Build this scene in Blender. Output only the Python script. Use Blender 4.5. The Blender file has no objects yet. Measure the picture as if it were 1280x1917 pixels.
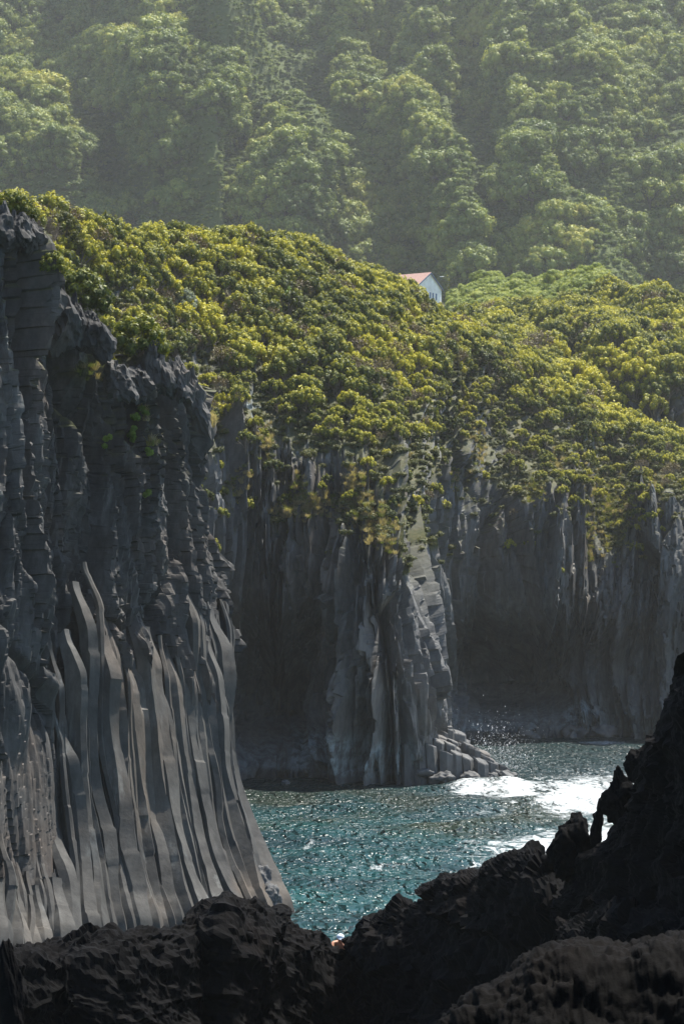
import bpy, math, random
import numpy as np
from mathutils import Vector, Matrix
random.seed(7)
RNG = np.random.default_rng(11)
SC = bpy.context.scene
R = math.radians

# ------------------------------------------------------------------ camera, sky, sun, exposure
CAMZ = 15.0
FPX = 4526.0            # focal length in pixels of a 1280 x 1917 frame
HOR = 1154.0            # row of the horizon in that frame
cam = bpy.data.cameras.new('camera'); camo = bpy.data.objects.new('camera', cam)
SC.collection.objects.link(camo); SC.camera = camo
camo.location = (0, 0, CAMZ); camo.rotation_euler = (R(90), 0, 0)
cam.sensor_fit = 'VERTICAL'; cam.sensor_height = 36; cam.lens = FPX / 1917 * 36
cam.shift_y = (HOR - 958.5) / 1917
cam.clip_start = 0.5; cam.clip_end = 6000
SUN_EL, SUN_AZ = 65, 42
w = bpy.data.worlds.new('World'); SC.world = w; w.use_nodes = True
nt = w.node_tree; bg = nt.nodes['Background']; bg.inputs[1].default_value = 0.092
sky = nt.nodes.new('ShaderNodeTexSky'); sky.sky_type = 'NISHITA'; sky.sun_disc = False
sky.sun_elevation = R(SUN_EL); sky.sun_rotation = R(SUN_AZ); sky.air_density = 1.0; sky.dust_density = .4
nt.links.new(sky.outputs[0], bg.inputs[0])
sl = bpy.data.lights.new('sun', 'SUN'); sl.energy = 4.8; sl.angle = R(0.53); sl.color = (1, .945, .85)
so = bpy.data.objects.new('sun', sl); SC.collection.objects.link(so)
SD = Vector((math.sin(R(SUN_AZ)) * math.cos(R(SUN_EL)), math.cos(R(SUN_AZ)) * math.cos(R(SUN_EL)), math.sin(R(SUN_EL))))
so.rotation_euler = SD.to_track_quat('Z', 'Y').to_euler(); so.location = (60, 100, 400)
vs = SC.view_settings; vs.view_transform = 'Standard'; vs.look = 'None'; vs.exposure = 1.22; vs.gamma = 1
vs.use_curve_mapping = False
SC.render.engine = 'CYCLES'
cy = SC.cycles
cy.max_bounces = 5; cy.diffuse_bounces = 2; cy.glossy_bounces = 2; cy.transmission_bounces = 3; cy.volume_bounces = 0
cy.transparent_max_bounces = 6; cy.use_denoising = True; cy.sample_clamp_direct = 0; cy.sample_clamp_indirect = 4
cy.caustics_reflective = False; cy.caustics_refractive = False

# ------------------------------------------------------------------ helpers
def at(px, py, Y):
    return np.array([(px - 640) / FPX * Y, Y, CAMZ + (HOR - py) / FPX * Y])
def proj(P):
    P = np.asarray(P)
    return 640 + FPX * P[..., 0] / P[..., 1], HOR - FPX * (P[..., 2] - CAMZ) / P[..., 1]

_T = RNG.random((64, 64, 64)).astype(np.float32)
def vnoise(x, y, z=0.0):
    x, y, z = np.broadcast_arrays(np.asarray(x, float), np.asarray(y, float), np.asarray(z, float))
    xi = np.floor(x).astype(np.int64); yi = np.floor(y).astype(np.int64); zi = np.floor(z).astype(np.int64)
    fx = x - xi; fy = y - yi; fz = z - zi
    fx = fx * fx * (3 - 2 * fx); fy = fy * fy * (3 - 2 * fy); fz = fz * fz * (3 - 2 * fz)
    x0 = xi & 63; x1 = (xi + 1) & 63; y0 = yi & 63; y1 = (yi + 1) & 63; z0 = zi & 63; z1 = (zi + 1) & 63
    a = _T[x0, y0, z0] * (1 - fx) + _T[x1, y0, z0] * fx
    b = _T[x0, y1, z0] * (1 - fx) + _T[x1, y1, z0] * fx
    c = _T[x0, y0, z1] * (1 - fx) + _T[x1, y0, z1] * fx
    d = _T[x0, y1, z1] * (1 - fx) + _T[x1, y1, z1] * fx
    return ((a * (1 - fy) + b * fy) * (1 - fz) + (c * (1 - fy) + d * fy) * fz) * 2 - 1
def fbm(x, y, z=0.0, octv=4, gain=.5, seed=0):
    s = 0; a = 1; t = 0
    for i in range(octv):
        k = 2.03 ** i
        s = s + a * vnoise(x * k + 17.3 * i + seed, y * k + 5.1 * i + seed * .7, z * k + 9.7 * i)
        t += a; a *= gain
    return s / t
def ridge(x, y, z=0.0, octv=4, seed=0):
    s = 0; a = 1; t = 0
    for i in range(octv):
        k = 2.07 ** i
        s = s + a * (1 - 2 * np.abs(vnoise(x * k + 3.3 * i + seed, y * k + 7.9 * i, z * k)))
        t += a; a *= .5
    return s / t
_J = RNG.random((128, 128, 6)).astype(np.float32)
def worley(x, y, seed=0, facet=1.0):
    """2-D cells: returns a faceted block height and the distance to the joints"""
    xi = np.floor(x).astype(np.int64); yi = np.floor(y).astype(np.int64)
    d1 = np.full(x.shape, 9.0); d2 = np.full(x.shape, 9.0); h = np.zeros(x.shape)
    for ox in (-1, 0, 1):
        for oy in (-1, 0, 1):
            c = _J[(xi + ox + seed * 13) & 127, (yi + oy + seed * 29) & 127]
            dx = x - (xi + ox + c[..., 0]); dy = y - (yi + oy + c[..., 1])
            d = np.hypot(dx, dy)
            hh = c[..., 2] - .5 + facet * ((c[..., 3] - .5) * dx + (c[..., 4] - .5) * dy) * 1.3
            m = d < d1
            d2 = np.where(m, d1, np.minimum(d2, d)); h = np.where(m, hh, h); d1 = np.where(m, d, d1)
    return h, d2 - d1
def blocks(s, z, cx, cz, seed=0, kx=1.2, kz=.8):
    """plane-faced blocks of size cx by cz metres: height in metres, distance to the joint in cells, block number 0..1"""
    x = s / cx; y = z / cz
    xi = np.floor(x).astype(np.int64); yi = np.floor(y).astype(np.int64)
    d1 = np.full(x.shape, 9.0); d2 = np.full(x.shape, 9.0); h = np.zeros(x.shape); idn = np.zeros(x.shape)
    for ox in (-1, 0, 1):
        for oy in (-1, 0, 1):
            c = _J[(xi + ox + seed * 13) & 127, (yi + oy + seed * 29) & 127]
            dx = x - (xi + ox + c[..., 0]); dy = y - (yi + oy + c[..., 1]); d = np.hypot(dx, dy)
            hh = (c[..., 3] - .5) * dx * cx * kx * 2 + (c[..., 4] - .5) * dy * cz * kz * 2; m = d < d1
            d2 = np.where(m, d1, np.minimum(d2, d)); h = np.where(m, hh, h); idn = np.where(m, c[..., 2], idn); d1 = np.where(m, d, d1)
    return h, d2 - d1, idn
def sstep(a, b, x):
    t = np.clip((x - a) / (b - a), 0, 1); return t * t * (3 - 2 * t)

def cr(arr, n):
    """Catmull-Rom resample of axis 0 to n samples, spaced by mean chord length"""
    arr = np.asarray(arr, float); m = len(arr)
    ch = np.linalg.norm(np.diff(arr.reshape(m, -1, arr.shape[-1]), axis=0), axis=2).mean(1) + 1e-6
    t = np.concatenate([[0], np.cumsum(ch)]); q = np.linspace(0, t[-1], n)
    i = np.clip(np.searchsorted(t, q, side='right') - 1, 0, m - 2); f = (q - t[i]) / ch[i]
    sh = (n,) + (1,) * (arr.ndim - 1); f = f.reshape(sh)
    tan = np.zeros_like(arr)
    hh = ch.reshape((-1,) + (1,) * (arr.ndim - 1))
    sl_ = np.diff(arr, axis=0) / hh
    tan[1:-1] = (sl_[:-1] * hh[1:] + sl_[1:] * hh[:-1]) / (hh[1:] + hh[:-1]); tan[0] = sl_[0]; tan[-1] = sl_[-1]
    h = ch[i].reshape(sh)
    f2 = f * f; f3 = f2 * f
    return (2 * f3 - 3 * f2 + 1) * arr[i] + (f3 - 2 * f2 + f) * h * tan[i] + (-2 * f3 + 3 * f2) * arr[i + 1] + (f3 - f2) * h * tan[i + 1]
def loft(cols, nu, nv):
    C = np.array(cols, float)
    A = cr(C, nu)                                   # along
    B = cr(np.swapaxes(A, 0, 1), nv)                # up
    return np.swapaxes(B, 0, 1)
def normals(V):
    du = np.gradient(V, axis=0); dv = np.gradient(V, axis=1)
    N = np.cross(du, dv); N /= np.linalg.norm(N, axis=2, keepdims=True) + 1e-9
    return N
def smooth_n(Nn, ku, kv):
    """slowly turning normals, so that displaced blocks do not fan or fold in hollows"""
    for ax, k in ((0, ku), (1, kv)):
        for _ in range(2):
            P = np.concatenate([np.repeat(Nn.take([0], ax), k, ax), Nn, np.repeat(Nn.take([-1], ax), k, ax)], ax); C = np.cumsum(P, ax)
            n = Nn.shape[ax]; Nn = (C.take(range(2 * k, 2 * k + n), ax) - np.concatenate([np.zeros_like(C.take([0], ax)), C.take(range(0, n - 1), ax)], ax)) / (2 * k + 1)
    return Nn / (np.linalg.norm(Nn, axis=2, keepdims=True) + 1e-9)
def arcs(V):
    """arc length coordinates along u (at each row) and v"""
    du = np.linalg.norm(np.diff(V, axis=0), axis=2).mean(1); dv = np.linalg.norm(np.diff(V, axis=1), axis=2).mean(0)
    s = np.concatenate([[0], np.cumsum(du)]); t = np.concatenate([[0], np.cumsum(dv)])
    return np.meshgrid(s, t, indexing='ij')

def raw_mesh(name, V, F, mats, smooth=True, mi=None, attrs=None):
    me = bpy.data.meshes.new(name)
    V = np.asarray(V, np.float32).reshape(-1, 3); F = np.asarray(F, np.int32); k = F.shape[1]
    me.vertices.add(len(V)); me.vertices.foreach_set('co', V.ravel())
    me.loops.add(F.size); me.loops.foreach_set('vertex_index', F.ravel())
    me.polygons.add(len(F)); me.polygons.foreach_set('loop_start', np.arange(0, F.size, k, dtype=np.int32))
    me.polygons.foreach_set('loop_total', np.full(len(F), k, np.int32))
    me.polygons.foreach_set('use_smooth', np.full(len(F), smooth, bool))
    if mi is not None: me.polygons.foreach_set('material_index', np.asarray(mi, np.int32))
    for m in mats: me.materials.append(m)
    for an, av in (attrs or {}).items():
        at_ = me.attributes.new(an, 'FLOAT', 'POINT'); at_.data.foreach_set('value', np.asarray(av, np.float32).ravel())
    me.update(calc_edges=True)
    return me
def grid_faces(nu, nv, flip=False):
    i = np.arange(nu - 1)[:, None] * nv + np.arange(nv - 1)[None]
    f = np.stack([i, i + nv, i + nv + 1, i + 1], -1).reshape(-1, 4)
    return f[:, ::-1] if flip else f
def link(name, me, parent=None, label=None, cat=None, group=None, kind=None, loc=None, rot=None, scale=None):
    o = bpy.data.objects.new(name, me); SC.collection.objects.link(o)
    if parent is not None: o.parent = parent
    if label: o['label'] = label
    if cat: o['category'] = cat
    if group: o['group'] = group
    if kind: o['kind'] = kind
    if loc is not None: o.location = loc
    if rot is not None: o.rotation_euler = rot
    if scale is not None: o.scale = (scale,) * 3 if np.isscalar(scale) else scale
    return o
def grid_obj(name, V, mat, **kw):
    a = kw.pop('attrs', None); sm = kw.pop('smooth', True)
    return link(name, raw_mesh(name, V, grid_faces(V.shape[0], V.shape[1]), [mat], sm, attrs=a), **kw)

# ------------------------------------------------------------------ materials
def newmat(name):
    m = bpy.data.materials.new(name); m.use_nodes = True; t = m.node_tree; t.nodes.clear()
    out = t.nodes.new('ShaderNodeOutputMaterial'); return m, t, out
def N(t, typ, **kw):
    n = t.nodes.new(typ)
    for k, v in kw.items(): setattr(n, k, v)
    return n
def noise_node(t, scale, detail=4, rough=.55, vec=None, stretch=None, dist=0):
    n = N(t, 'ShaderNodeTexNoise'); n.inputs['Scale'].default_value = scale; n.inputs['Detail'].default_value = detail
    n.inputs['Roughness'].default_value = rough; n.inputs['Distortion'].default_value = dist
    tc = N(t, 'ShaderNodeTexCoord')
    if stretch:
        mp = N(t, 'ShaderNodeMapping'); mp.inputs['Scale'].default_value = stretch
        t.links.new(tc.outputs['Object'], mp.inputs[0]); t.links.new(mp.outputs[0], n.inputs['Vector'])
    else: t.links.new(tc.outputs['Object'], n.inputs['Vector'])
    return n
def ramp(t, src, stops):
    r = N(t, 'ShaderNodeValToRGB'); e = r.color_ramp.elements
    while len(e) < len(stops): e.new(.5)
    for el, (p, c) in zip(e, stops):
        el.position = p; el.color = (*c, 1) if len(c) == 3 else c
    t.links.new(src, r.inputs[0]); return r
def mix(t, fac, a, b):
    m = N(t, 'ShaderNodeMix', data_type='RGBA')
    for s, v in ((m.inputs[0], fac), (m.inputs[6], a), (m.inputs[7], b)):
        if isinstance(v, (tuple, float, int)): s.default_value = v if not isinstance(v, tuple) else (*v, 1)
        else: t.links.new(v, s)
    return m.outputs[2]
def math_(t, op, a, b=0.0, c=None, clamp=False):
    m = N(t, 'ShaderNodeMath', operation=op, use_clamp=clamp)
    for s, v in zip(m.inputs, (a, b, c)):
        if v is None: continue
        if isinstance(v, (float, int)): s.default_value = v
        else: t.links.new(v, s)
    return m.outputs[0]
def attr(t, name):
    a = N(t, 'ShaderNodeAttribute'); a.attribute_name = name; return a.outputs['Fac']

def rock_mat(name, dark, mid, warm, s=1.0, bump=.12, rough=.75, veg=False, warm_amt=.5, streak=True, spec=.15):
    m, t, out = newmat(name)
    b = N(t, 'ShaderNodeBsdfPrincipled'); t.links.new(b.outputs[0], out.inputs[0])
    n1 = noise_node(t, .35 * s, 6, .6, stretch=(1, 1, .45)); n2 = noise_node(t, 2.6 * s, 6, .65, stretch=(1, 1, .5))
    c = ramp(t, n1.outputs[0], [(.30, dark), (.66, mid)]).outputs[0]
    n3 = noise_node(t, .16 * s, 5, .6)
    c = mix(t, ramp(t, n3.outputs[0], [(.5, (0, 0, 0)), (.66, (warm_amt,) * 3)]).outputs[0], c, warm)
    sp = ramp(t, n2.outputs[0], [(.3, (.68, .68, .68)), (.72, (1.25, 1.25, 1.25))]).outputs[0]
    mm = N(t, 'ShaderNodeMix', data_type='RGBA', blend_type='MULTIPLY'); mm.inputs[0].default_value = 1
    t.links.new(c, mm.inputs[6]); t.links.new(sp, mm.inputs[7]); c = mm.outputs[2]
    if streak:
        n4 = noise_node(t, .55 * s, 5, .7, stretch=(1.6, 1.6, .22)); n5 = noise_node(t, .07 * s, 3, .6)
        f = math_(t, 'MULTIPLY', ramp(t, n4.outputs[0], [(.56, (0, 0, 0)), (.72, (1, 1, 1))]).outputs[0],
                  ramp(t, n5.outputs[0], [(.5, (0, 0, 0)), (.62, (.6, .6, .6))]).outputs[0])
        c = mix(t, f, c, (.24, .25, .24))
    if veg:
        gn = noise_node(t, 1.5, 5, .7)
        gcol = ramp(t, gn.outputs[0], [(.3, (.035, .045, .014)), (.5, (.07, .075, .025)), (.75, (.15, .125, .06))]).outputs[0]
        c = mix(t, attr(t, 'veg'), c, gcol)
        pn = noise_node(t, 1.1, 6, .75, stretch=(1, 1, .5))
        pf = math_(t, 'MULTIPLY', attr(t, 'pale'), ramp(t, pn.outputs[0], [(.42, (0, 0, 0)), (.6, (1, 1, 1))]).outputs[0])
        c = mix(t, pf, c, (.27, .32, .33))
    t.links.new(c, b.inputs['Base Color'])
    b.inputs['Roughness'].default_value = rough; b.inputs['Specular IOR Level'].default_value = spec
    bn = noise_node(t, 5 * s, 4, .6); bp = N(t, 'ShaderNodeBump'); bp.inputs['Distance'].default_value = bump
    bp.inputs['Strength'].default_value = 1
    t.links.new(bn.outputs[0], bp.inputs['Height']); t.links.new(bp.outputs[0], b.inputs['Normal'])
    return m
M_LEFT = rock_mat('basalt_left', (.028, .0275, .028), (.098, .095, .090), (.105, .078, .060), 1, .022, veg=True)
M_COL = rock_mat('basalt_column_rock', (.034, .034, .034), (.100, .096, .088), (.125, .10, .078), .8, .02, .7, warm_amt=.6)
M_MID = rock_mat('basalt_headland', (.058, .060, .063), (.15, .15, .148), (.14, .11, .085), .6, .035, veg=True)
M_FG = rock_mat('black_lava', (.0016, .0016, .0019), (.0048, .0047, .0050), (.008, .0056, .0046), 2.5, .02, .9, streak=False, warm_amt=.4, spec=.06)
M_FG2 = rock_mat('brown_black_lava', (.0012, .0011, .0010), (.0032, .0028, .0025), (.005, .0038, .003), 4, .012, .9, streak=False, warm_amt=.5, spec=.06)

def leaf_mat(name, stops, trans=.35, rough=.6, patch=.09):
    m, t, out = newmat(name)
    oi = N(t, 'ShaderNodeObjectInfo')
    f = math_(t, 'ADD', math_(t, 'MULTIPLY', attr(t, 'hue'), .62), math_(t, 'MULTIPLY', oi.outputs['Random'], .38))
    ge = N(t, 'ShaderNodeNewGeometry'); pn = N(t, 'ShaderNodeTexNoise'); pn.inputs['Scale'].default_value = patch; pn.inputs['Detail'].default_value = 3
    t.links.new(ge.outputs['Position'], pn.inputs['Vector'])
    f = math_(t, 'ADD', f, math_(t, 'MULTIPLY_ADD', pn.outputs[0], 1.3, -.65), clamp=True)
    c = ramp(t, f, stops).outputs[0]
    b = N(t, 'ShaderNodeBsdfPrincipled'); b.inputs['Roughness'].default_value = rough; b.inputs['Specular IOR Level'].default_value = .3
    tr = N(t, 'ShaderNodeBsdfTranslucent')
    t.links.new(c, b.inputs['Base Color'])
    tcm = N(t, 'ShaderNodeMix', data_type='RGBA', blend_type='MULTIPLY'); tcm.inputs[0].default_value = 1
    t.links.new(c, tcm.inputs[6]); tcm.inputs[7].default_value = (1.5, 1.45, .7, 1); t.links.new(tcm.outputs[2], tr.inputs['Color'])
    ms = N(t, 'ShaderNodeMixShader'); ms.inputs[0].default_value = trans
    t.links.new(b.outputs[0], ms.inputs[1]); t.links.new(tr.outputs[0], ms.inputs[2]); t.links.new(ms.outputs[0], out.inputs[0])
    return m
def plain(name, col, rough=.7, spec=.4, n=None, metal=0):
    m, t, out = newmat(name); b = N(t, 'ShaderNodeBsdfPrincipled'); t.links.new(b.outputs[0], out.inputs[0])
    nn = noise_node(t, n or 3, 4)
    c = ramp(t, nn.outputs[0], [(.3, tuple(x * .8 for x in col)), (.7, tuple(min(1, x * 1.12) for x in col))]).outputs[0]
    t.links.new(c, b.inputs['Base Color']); b.inputs['Roughness'].default_value = rough
    b.inputs['Specular IOR Level'].default_value = spec; b.inputs['Metallic'].default_value = metal
    return m
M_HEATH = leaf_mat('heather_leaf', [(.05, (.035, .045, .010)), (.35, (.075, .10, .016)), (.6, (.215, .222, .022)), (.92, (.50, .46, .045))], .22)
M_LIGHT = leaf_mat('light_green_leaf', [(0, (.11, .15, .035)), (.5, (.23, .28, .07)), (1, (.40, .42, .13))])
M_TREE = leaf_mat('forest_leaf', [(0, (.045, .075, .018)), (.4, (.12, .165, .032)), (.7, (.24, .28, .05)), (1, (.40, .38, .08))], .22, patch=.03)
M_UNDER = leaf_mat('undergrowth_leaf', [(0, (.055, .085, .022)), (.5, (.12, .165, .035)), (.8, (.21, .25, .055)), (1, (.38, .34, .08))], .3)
M_SILVER = leaf_mat('silver_leaf', [(0, (.14, .17, .15)), (1, (.30, .34, .30))], .3)
M_DRY = leaf_mat('dry_grass', [(0, (.15, .13, .075)), (.6, (.32, .27, .16)), (1, (.48, .42, .28))], .35)
M_GRASS = leaf_mat('green_grass', [(0, (.09, .12, .03)), (.6, (.17, .19, .05)), (1, (.30, .27, .10))], .35)
M_BRIGHT = leaf_mat('bright_leaf', [(0, (.10, .18, .03)), (1, (.22, .30, .05))], .35)
M_BROWN = leaf_mat('brown_heather_leaf', [(0, (.07, .055, .035)), (.6, (.14, .105, .06)), (1, (.20, .17, .07))], .15)
M_STEM = plain('heather_stem', (.17, .145, .12), .85)
M_DEAD = plain('dead_twig', (.20, .165, .14), .85)
M_WOOD = plain('bleached_wood', (.42, .40, .37), .8)
M_BARK = plain('tree_bark', (.10, .085, .07), .85)

# forest floor of the mountain: green cover with earth in places
m, t, out = newmat('mountain_cover'); b = N(t, 'ShaderNodeBsdfPrincipled'); t.links.new(b.outputs[0], out.inputs[0])
n1 = noise_node(t, .02, 6, .6); n2 = noise_node(t, .5, 6, .7)
c = ramp(t, n1.outputs[0], [(.3, (.045, .065, .018)), (.7, (.10, .13, .035))]).outputs[0]
c = mix(t, ramp(t, n2.outputs[0], [(.6, (0, 0, 0)), (.8, (.5, .5, .5))]).outputs[0], c, (.14, .13, .05))
t.links.new(c, b.inputs['Base Color']); b.inputs['Roughness'].default_value = .8; b.inputs['Specular IOR Level'].default_value = .2
bp = N(t, 'ShaderNodeBump'); bp.inputs['Distance'].default_value = 1.5; t.links.new(n2.outputs[0], bp.inputs['Height']); t.links.new(bp.outputs[0], b.inputs['Normal'])
M_MOUNT = m

# ------------------------------------------------------------------ mountain and the plateau in front of it
def col_w(*pts): return [p if len(p) == 3 and False else p for p in pts]
mc = []
TOP = {-500: -160, 0: -150, 300: -150, 640: -150, 900: -120, 1080: -70, 1180: -12, 1240: 4, 1300: 8, 1500: 30, 1900: 60}
def interp(d, x): k = sorted(d); return float(np.interp(x, k, [d[i] for i in k]))
for px in (-500, -250, 0, 180, 340, 480, 640, 760, 880, 1000, 1120, 1240, 1360, 1600, 1900):
    hz = 87.0 if 760 <= px <= 880 else 84.0
    col = []
    for Y, z in ((335, 30), (380, 52), (500, 70 if px < 700 or px > 900 else 77), (600, hz), (700, 100)):
        col.append(((px - 640) / FPX * Y, Y, z))
    for py, Y in ((560, 780), (430, 830), (300, 880), (150, 950)):
        Y += 22 * math.sin(px * .011) ; col.append(at(px, py, Y))
    tp = interp(TOP, px); col.append(at(px, tp, 1040)); z = at(px, tp, 1040)[2]
    col.append(((px - 640) / FPX * 1120, 1120, z - 6)); col.append(((px - 640) / FPX * 1400, 1400, z - 60))
    mc.append(col)
MV = loft(mc, 380, 480)
MN = normals(MV); 
if MN[180, 270, 2] < 0: MN = -MN
mpx, mpy = proj(MV)
mask_m = sstep(690, 800, MV[..., 1])
def seg_d(px, py, poly):
    best = np.full(px.shape, 1e9); side = np.zeros(px.shape); tt = np.zeros(px.shape); n = len(poly) - 1
    for i in range(n):
        (ax, ay), (bx, by) = poly[i], poly[i + 1]; vx, vy = bx - ax, by - ay; L2 = vx * vx + vy * vy
        f = np.clip(((px - ax) * vx + (py - ay) * vy) / L2, 0, 1)
        dx = px - (ax + f * vx); dy = py - (ay + f * vy); d = np.hypot(dx, dy)
        s = np.sign(vx * dy - vy * dx); m_ = d < best
        best = np.where(m_, d, best); side = np.where(m_, s, side); tt = np.where(m_, (i + f) / n, tt)
    return best, side, tt
RIDGES = [  # crest line, width of the left flank, width of the right flank, height in metres
    ([(250, -120), (345, 20), (370, 80), (440, 125), (458, 190), (450, 230)], 150, 34, 26),
    ([(180, 160), (260, 190), (320, 240), (340, 300), (330, 335)], 70, 26, 12),
    ([(-60, 200), (30, 235), (90, 300), (140, 360), (180, 410)], 90, 34, 17),
    ([(-60, 300), (40, 345), (100, 385)], 60, 30, 10),
    ([(430, 215), (500, 245), (525, 300), (560, 350), (572, 420)], 60, 26, 14),
    ([(330, 300), (420, 360), (500, 395), (575, 450)], 60, 40, 10),
    ([(560, 150), (620, 130), (640, 190), (700, 235), (770, 255), (850, 300)], 50, 60, 12),
    ([(650, 80), (700, 62), (780, 80), (835, 160), (840, 190)], 60, 26, 20),
    ([(620, 300), (690, 310), (790, 320), (850, 380), (885, 440), (890, 480)], 90, 30, 22),
    ([(860, 130), (900, 95), (960, 120), (1040, 200), (1070, 260)], 60, 40, 18),
    ([(780, -60), (850, 20), (930, 70), (990, 170)], 70, 40, 12),
    ([(1040, -60), (1100, 30), (1190, 160), (1290, 300)], 120, 50, 22),
    ([(1180, -60), (1230, 30), (1285, 100), (1330, 160)], 50, 40, 22),
    ([(930, 350), (970, 345), (1000, 390)], 35, 24, 9),
    ([(940, 420), (1000, 415), (1080, 480), (1130, 560)], 60, 40, 14),
    ([(1080, 330), (1180, 400), (1290, 470)], 80, 60, 12),
    ([(960, 215), (975, 260), (990, 300)], 30, 20, 8),
]
H = np.zeros(mpx.shape)
wx = mpx + 26 * fbm(mpx / 70, mpy / 70, 1.5, 3); wy = mpy + 26 * fbm(mpx / 70, mpy / 70, 7.5, 3)
for poly, wl, wr, h in RIDGES:
    d, s, tt = seg_d(wx, wy, poly)
    wdt = np.where(s > 0, wl, wr)
    H += h * np.exp(-(d / wdt) ** 1.6)
x, y, z = MV[..., 0], MV[..., 1], MV[..., 2]
diag = (x + y * .45)
H = H * 1.5 + 5.5 * ridge(diag / 60, (y - x * .5) / 130, 0, 4, 3) + 3.2 * fbm(x / 18, y / 18, z / 18, 4, .6, 5) + 1.3 * np.abs(fbm(x / 5, y / 5, z / 5, 2, .6, 9))
MV2 = MV + (MN * np.array([.5, 1, 1])) * ((H - 8) * mask_m)[..., None]
MV2[..., 2] += (1 - mask_m) * 2.5 * fbm(x / 25, y / 25, 0, 3)
mountain = grid_obj('mountain', MV2, M_MOUNT, kind='structure', label='steep green mountainside rising behind the sea cliffs')

# ------------------------------------------------------------------ middle headland
def c_w(base_px, Yb, *pts, crest_back=(60, -4)):
    out_ = [((base_px - 640) / FPX * Yb, Yb, -3.5), ((base_px - 640) / FPX * Yb, Yb, 0.0)]
    for p in pts: out_.append(tuple(at(*p)))
    lx, ly, lz = out_[-1]
    out_.append((lx * (1 + 12 / ly), ly + 12, lz + .3)); out_.append((lx * (1 + crest_back[0] / ly), ly + crest_back[0], lz + crest_back[1]))
    return out_
DROP = 30
def c_w(base_px, Yb, *pts, crest_back=(60, -4), _f=c_w):
    pts = list(pts); a_, b_, c_ = pts[-1]; pts[-1] = (a_, b_ + DROP * 265 / c_, c_)
    a_, b_, c_ = pts[-2]; pts[-2] = (a_, b_ + DROP * .5, c_)
    return _f(base_px, Yb, *pts, crest_back=crest_back)
hc = [
 c_w(-200, 176, (-200, 1250, 177), (-200, 1050, 178), (-190, 850, 181), (-180, 650, 184), (-170, 500, 189), (-160, 340, 200)),
 c_w(-60, 180, (-60, 1250, 181), (-60, 1050, 183), (-50, 850, 186), (-40, 680, 189), (-20, 530, 194), (0, 372, 205)),
 c_w(80, 188, (85, 1250, 190), (90, 1050, 192), (92, 850, 194), (95, 690, 197), (98, 540, 203), (100, 392, 214)),
 c_w(200, 197, (200, 1250, 199), (200, 1080, 201), (200, 880, 203), (205, 720, 207), (208, 590, 213), (212, 428, 228)),
 c_w(300, 210, (300, 1280, 212), (300, 1100, 214), (300, 930, 216), (302, 780, 221), (305, 620, 231), (308, 438, 248)),
 c_w(420, 222, (420, 1320, 229), (420, 1120, 225), (420, 960, 226.5), (420, 800, 229), (420, 660, 238), (420, 440, 262)),
 c_w(500, 226, (500, 1320, 237), (500, 1120, 227), (500, 980, 228), (502, 850, 230), (500, 700, 239), (498, 441, 270)),
 c_w(585, 226, (585, 1320, 236), (585, 1130, 225), (585, 1010, 225.5), (587, 880, 227.5), (580, 720, 238), (578, 462, 280)),
 c_w(650, 222, (650, 1290, 221), (650, 1130, 219), (655, 1010, 220.5), (660, 880, 224), (655, 730, 238), (650, 497, 286)),
 c_w(715, 219, (715, 1280, 216), (710, 1140, 217), (705, 1020, 219.5), (705, 880, 226), (708, 720, 244), (715, 512, 298)),
 c_w(775, 219, (772, 1300, 217), (762, 1150, 218), (745, 1040, 221), (738, 900, 230), (745, 735, 250), (775, 548, 312)),
 c_w(812, 224, (818, 1330, 223), (800, 1200, 225), (778, 1080, 229), (768, 930, 238), (775, 760, 260), (820, 590, 322)),
 c_w(798, 250, (800, 1330, 252), (786, 1200, 255), (765, 1080, 258), (764, 930, 263), (790, 750, 280), (860, 596, 330)),
 c_w(818, 292, (818, 1290, 297), (812, 1150, 290), (800, 1040, 289), (800, 900, 290), (850, 760, 302), (905, 622, 334)),
 c_w(900, 300, (900, 1270, 315), (900, 1140, 299), (900, 1020, 297), (905, 920, 300), (915, 800, 310), (960, 656, 336)),
 c_w(970, 301, (970, 1270, 317), (970, 1130, 299), (970, 1020, 298), (975, 930, 300), (985, 830, 310), (1015, 680, 336)),
 c_w(1040, 302, (1040, 1260, 313), (1040, 1130, 299), (1040, 1030, 298), (1042, 930, 298), (1050, 860, 306), (1065, 725, 336)),
 c_w(1110, 303, (1110, 1230, 307), (1110, 1130, 302), (1110, 1040, 304), (1112, 960, 309), (1115, 870, 318), (1120, 765, 336)),
 c_w(1170, 303, (1170, 1230, 305), (1170, 1130, 301), (1170, 1050, 303), (1170, 970, 307), (1172, 890, 316), (1175, 795, 334)),
 c_w(1235, 300, (1235, 1230, 300), (1235, 1130, 297), (1235, 1040, 297), (1235, 960, 298), (1235, 895, 303), (1235, 815, 330)),
 c_w(1310, 300, (1310, 1230, 301), (1310, 1130, 299), (1310, 1040, 299), (1310, 960, 301), (1310, 900, 308), (1305, 838, 328)),
 c_w(1450, 300, (1450, 1230, 301), (1450, 1130, 300), (1450, 1040, 300), (1450, 960, 302), (1450, 920, 308), (1450, 870, 328)),
]
NU, NV_ = 760, 500
HV = loft(hc, NU, NV_); HN = normals(HV)
if HN[300, 200, 1] > 0: HN = -HN
HNs = smooth_n(HN, 34, 22); hs, ht = arcs(HV); hpx, hpy = proj(HV)
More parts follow.
